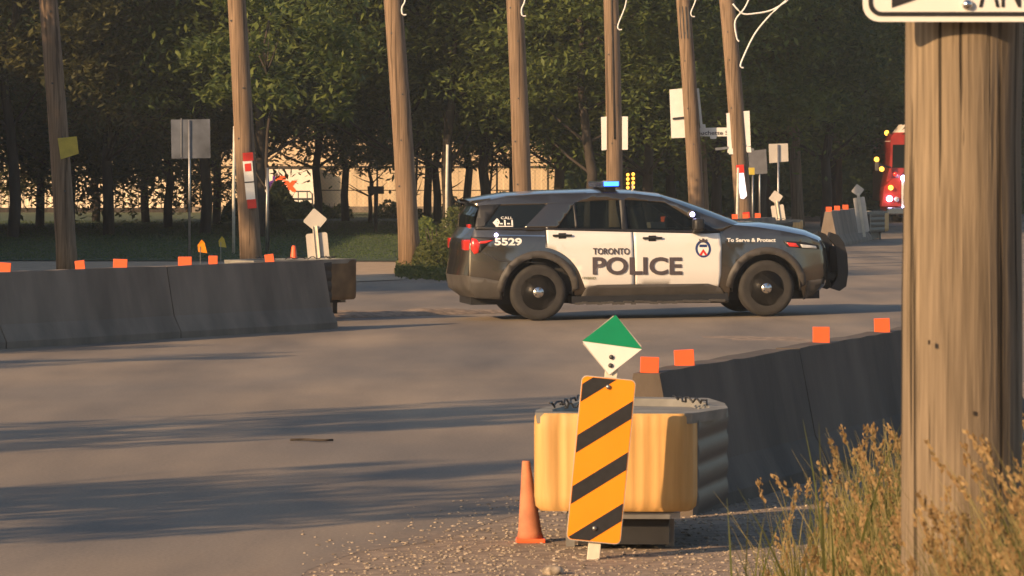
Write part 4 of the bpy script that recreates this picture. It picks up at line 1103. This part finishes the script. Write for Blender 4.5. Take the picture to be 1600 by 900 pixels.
# denser trees behind poles, centre and right: foliage to low heights
TL = ['brownish leafy tree at the far left corner of the photo', 'olive leafy tree above the pale shed wall, right of the unlit pole', 'brown tinted tree directly left of the pole with notices', 'olive tree just right of the pole with notices',
      'dark green tree behind the bare pavement pole', 'olive tree between the pavement pole and the pole at the car rear', 'olive tree left beside the pole at the car rear', 'dark tree right beside the pole at the car rear',
      'olive tree left of the pole with two white signs', 'olive tree right of the pole with two white signs', 'brownish tree left of the pole with ribbed bands', 'olive tree between the ribbed pole and the leaning pole',
      'dark green tree right of the leaning pole', 'dark olive tree above the small square sign back', 'dark tree directly behind the fire truck', 'dark tree hidden behind the thick near pole']
for i, (px, D, ci, zc, sc_) in enumerate([(20, 120, 2, 7.6, 1.0), (170, 124, 0, 8.0, 1.0), (320, 126, 3, 8.4, 1.0), (405, 122, 0, 8.3, 1.05), (630, 128, 1, 8.2, 1.0), (700, 124, 0, 7.3, .95), (760, 130, 0, 7.3, 1.0), (870, 128, 4, 7.0, 1.0),
        (920, 122, 0, 6.6, .9), (1010, 126, 0, 6.4, 1.0), (1045, 132, 2, 6.6, 1.0), (1120, 130, 0, 6.8, 1.0), (1190, 136, 1, 7.6, 1.0), (1290, 140, 3, 8.2, 1.05), (1370, 175, 1, 8.2, 1.1), (1480, 170, 4, 8, 1.1)]):
    tree(gx(px, D), D, ci, sc_, zc, TL[i])
tree(gx(418, 104), 104, 5, 1.25, 5.3, 'near sunlit tree with yellowish leaves at the top between the two left poles', ts=.3)
for i in range(30):
    D = random.uniform(180, 205) if i % 2 else random.uniform(152, 168)
    px = -60+i*57+random.uniform(-15, 15)
    if D < 170 and px < 880: D = random.uniform(196, 205)
    if D < 200 and px < 880: D = 200
    tree(gx(px, D), D, random.choice((1, 4, 0, 1)), 1.25, 8.0, 'far leafy tree filling the deep shade behind the nearer trees', group='far trees')
# far wood closing the view
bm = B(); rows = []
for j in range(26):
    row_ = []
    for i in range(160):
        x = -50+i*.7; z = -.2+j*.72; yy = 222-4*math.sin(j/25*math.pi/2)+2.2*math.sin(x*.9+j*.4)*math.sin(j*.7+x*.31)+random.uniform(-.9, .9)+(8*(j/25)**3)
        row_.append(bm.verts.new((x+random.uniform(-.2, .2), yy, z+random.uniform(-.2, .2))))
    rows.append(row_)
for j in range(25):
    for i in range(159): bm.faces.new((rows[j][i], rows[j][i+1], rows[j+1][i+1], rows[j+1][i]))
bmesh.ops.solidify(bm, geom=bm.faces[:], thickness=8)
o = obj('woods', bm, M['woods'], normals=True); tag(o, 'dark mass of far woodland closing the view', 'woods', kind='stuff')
# leafy understorey under the trees on the right
def leafpatch(name, n, fn, ls, m, label, cat, kind='stuff'):
    bm = LB(); rnd = random.Random(len(name)+n)
    for _ in range(n):
        p, s_ = fn(rnd); s_ *= ls*rnd.uniform(.6, 1.3)
        t1 = Vector((rnd.uniform(-1, 1), rnd.uniform(-1, 1), rnd.uniform(-.6, 1))).normalized(); t2 = t1.cross(Vector((rnd.uniform(-.5, .5), 1, rnd.uniform(-.5, .5)))).normalized()
        bm.quad(p-t1*s_, p+t2*s_*.4, p+t1*s_, p-t2*s_*.4)
    o = bm.obj(name, M[m]); tag(o, label, cat, kind=kind); return o
def under(r):
    x = r.uniform(2, 26); y = 150+r.uniform(0, 30)+max(0, x-5)*.8; z = abs(r.gauss(0, 1.3)); return Vector((x, y+8, z)), 1
leafpatch('undergrowth', 26000, under, .22, 'leafB', 'dark undergrowth beneath the trees at right', 'undergrowth')
# dark bush hiding the lower part of the trailer
def bush(px, D, w_, hh, n, ls, m, label, name='bush', yw=.6):
    bm = LB(); rnd = random.Random(int(px))
    for _ in range(n):
        a = rnd.uniform(0, 6.28); rr = rnd.random()**.5; x = rr*math.cos(a)*w_; y = rr*math.sin(a)*yw
        z = rnd.random()*hh*(1-(x/w_)**2)**.6*(.75+.25*math.sin(x*5+px)); s_ = ls*rnd.uniform(.6, 1.3)
        p = Vector((x, y, z)); t1 = Vector((rnd.uniform(-1, 1), rnd.uniform(-1, 1), rnd.uniform(-.6, 1))).normalized(); t2 = t1.cross(Vector((rnd.uniform(-.5, .5), 1, rnd.uniform(-.5, .5)))).normalized()
        bm.quad(p-t1*s_, p+t2*s_*.4, p+t1*s_, p-t2*s_*.4)
    e = empty(name, (gx(px, D), D, 0), label, 'shrub', 'shrubs near the fence'); bm.obj('foliage', M[m], e)
    bm = B()
    for k in range(5): tube(bm, [(rnd.uniform(-.1, .1), 0, -.02), (rnd.uniform(-.5, .5)*w_, rnd.uniform(-.2, .2), hh*.7)], [.02, .008], 5)
    obj('stems', bm, M['bark'], e)
bush(435, 158, 1.3, 1.35, 3800, .10, 'leafB', 'dark round bush in front of the white trailer')
bush(475, 157, .9, .62, 1800, .09, 'leafB', 'low dark bush below the handrail')
bush(395, 150, 1.1, 1.1, 2200, .10, 'leafB', 'dark bush behind the foot of the pole with notices')
SL = ['right of the white trailer', 'right of the dark brown panel', 'left of the bare pavement pole', 'behind the tall thin pale post', 'just left of the car spoiler', 'above the car rear window']
for i, (px, hh) in enumerate(((520, .8), (612, .7), (632, .75), (705, .8), (760, .9), (780, 1.0))):
    bush(px, 158.5, .75, hh, 700, .07, 'weed', 'scrubby shrub at the fence foot '+SL[i])
bush(684, 86, .50, 1.15, 2600, .045, 'weed', 'leafy green shrub just left of the police car rear', yw=1.2)
bush(668, 92, .6, .95, 2200, .05, 'leafA', 'olive shrub on the right side of the bare pavement pole', yw=1.0)
bush(712, 90, .55, 1.2, 2000, .045, 'weed', 'leafy shrub partly behind the police car tail', yw=1.0)
def wd(r):
    t = r.random(); px = 618+t*100; D = 83-3.5*t+r.gauss(0, 1.1); return Vector((gx(px, D), D, abs(r.gauss(0, .07))+.01)), 1
leafpatch('weeds', 4200, wd, .04, 'weed', 'low weeds along the pavement edge left of the police car', 'weeds')
def lw(r):
    D = r.uniform(94, 150); return Vector((gx(r.uniform(-40, 770), D), D, abs(r.gauss(0, .03))+.02)), 1
leafpatch('grass', 40000, lw, .022, 'leafB', 'shaded grass of the lawn', 'grass')

# ------------------------------------------------------------------ tall grass at the lower right
def grass(name, n, mblade, region, hr, wr, label, seeds=0, seedmat=None, lean=.35):
    rnd = random.Random(len(name)*31+n); bm = B(); tips = []
    for _ in range(n):
        px, D = region(rnd); x = gx(px, D); gz = h(x, D); hh = rnd.uniform(*hr)*(1.32 if D < 12.3 else .97); a = rnd.uniform(0, 6.28); ln = rnd.uniform(.05, lean)*hh
        dx, dy = math.cos(a)*ln, math.sin(a)*ln; wdt = rnd.uniform(*wr); prev = None; N_ = 6
        pa = rnd.uniform(-.7, .7); wx, wy = math.cos(pa), math.sin(pa)
        for k in range(N_+1):
            t = k/N_; c = Vector((x+dx*t*t, D+dy*t*t, gz+hh*(t-.12*t*t))); ww = wdt*(1-t**1.6)+.0004
            v = (bm.verts.new(c-Vector((wx, wy, 0))*ww), bm.verts.new(c+Vector((wx, wy, 0))*ww))
            if prev: bm.faces.new((prev[0], prev[1], v[1], v[0]))
            prev = v
        tips.append((c, Vector((dx*1.8, dy*1.8, hh*.8)).normalized()))
    o = obj(name, bm, M[mblade], normals=False); tag(o, label, 'grass', kind='stuff')
    if seeds:
        bm = LB()
        for c, d in tips:
            if rnd.random() > seeds: continue
            Ls = rnd.uniform(.06, .13)
            for k in range(26):
                t = rnd.random(); off = Vector((rnd.gauss(0, 1), rnd.gauss(0, 1), rnd.gauss(0, 1)))*.0075*(1-abs(t-.45))
                p = c-d*Ls*(t-.15)+off; s_ = rnd.uniform(.006, .012); t1 = (d+Vector((rnd.gauss(0, .3), rnd.gauss(0, .3), 0))).normalized(); t2 = t1.cross(Vector((0, 1, 0))).normalized()
                bm.quad(p-t1*s_, p+t2*s_*.45, p+t1*s_, p-t2*s_*.45)
        o = bm.obj(name.replace('grass', 'seed_heads'), M[seedmat]); tag(o, 'reddish seed heads of the tall grass at lower right', 'grass', kind='stuff')
def regA(r):
    while True:
        px = r.uniform(1160, 1800); D = r.uniform(9.5, 18.5) if r.random() < .6 else r.uniform(9.2, 12.1)
        if (D > 12.9 or (D < 12.1 and px > 1330)) and r.random() < .12+.88*sst(1150, 1500, px): return px, D
grass('tall_grass', 8500, 'grassA', lambda r: regA(r), (.35, .80), (.0015, .004), 'tall dry grass in the lower right corner', .22, 'seed')
grass('green_grass', 6000, 'grassG', lambda r: regA(r), (.3, .72), (.002, .005), 'greener grass blades in the lower right corner')
# a few tall single stalks left of the clump
grass('grass_stalks', 9, 'grassG', lambda r: (r.choice((1120, 1135, 1150, 1160, 1290, 1300, 1310)), r.uniform(14, 15.5)), (1.0, 1.3), (.006, .010), 'few long green grass stalks in front of the dark barrier', lean=.25)
grass('grass_edge', 500, 'grassG', lambda r: (r.uniform(1160, 1700), r.uniform(19, 22)), (.12, .35), (.002, .004), 'short grass on the gravel before the barrier')

# ------------------------------------------------------------------ things outside the view that shade the place (trees and an added low block to the left)
def sh_tree(x, y, ci, sc_, zc, lb='roadside tree left of the view', scz=1.0):
    tree(x, y, ci, sc_, zc, lb, group='roadside trees out of view')
for i in range(1):      # tall trees shading the background row
    sh_tree(-18-3*(i % 2), 118+i*5.6, (1, 4)[i % 2], 1.25, 12.0, scz=1.2)
sh_tree(-15.5, 65.2, 4, 1.1, 6.5); sh_tree(-19, 61.5, 4, 1.2, 7.5)
# unseen block added only to shade the lawn
lb_ = empty('lawn_shade_block', (-19, 86, 0), 'added unseen block left of the view that shades the lawn', 'building')
boxobj('wall', -3, 3, -12, 54, 0, 5.6, M['bark'], lb_); boxobj('roof', -3.2, 3.2, -12.2, 54.2, 5.6, 5.8, M['dsteel'], lb_)
# trees that stripe the road with shadow
def column(x, y, r_, z0, z1):
    tree(x, y, 5, r_/1.7, (z0+z1)/2, 'slim columnar tree left of the view', group='columnar trees out of view', scz=(z1-z0)/3.4/(r_/1.7), ts=.4)
column(-10, 29.4, 1.0, 2, 8.5); column(-10.2, 27.6, .8, 2, 8.5); column(-10, 20.2, 1.6, 1.5, 7.5); column(-10.5, 21.9, .8, 1.5, 7); column(-12, 40.2, .8, 1.5, 6)
column(-13, 43.5, .9, 1.5, 5.5); column(-9.8, 73.1, .8, .3, 9)

for i in range(14):     # dense trees behind the camera, mirrored in the car
    sh_tree(-32+i*6.5, -28-3*(i % 2), (1, 4)[i % 2], 1.7, 8.5, 'leafy tree far behind the viewpoint')

m = bpy.data.materials.new('haze'); m.use_nodes = True; t = m.node_tree; t.nodes.remove(t.nodes['Principled BSDF'])  # volume added to lift the blacks, like video glare
pv = t.nodes.new('ShaderNodeVolumePrincipled'); pv.inputs['Color'].default_value = (.86, .94, 1, 1); pv.inputs['Density'].default_value = .00034
t.links.new(pv.outputs[0], t.nodes['Material Output'].inputs['Volume'])
bm = B(); box(bm, 0, 95, 11, 240, 330, 24); o = obj('haze', bm, m); o['kind'] = 'stuff'; tag(o, 'added thin haze that lifts the dark tones', 'haze')
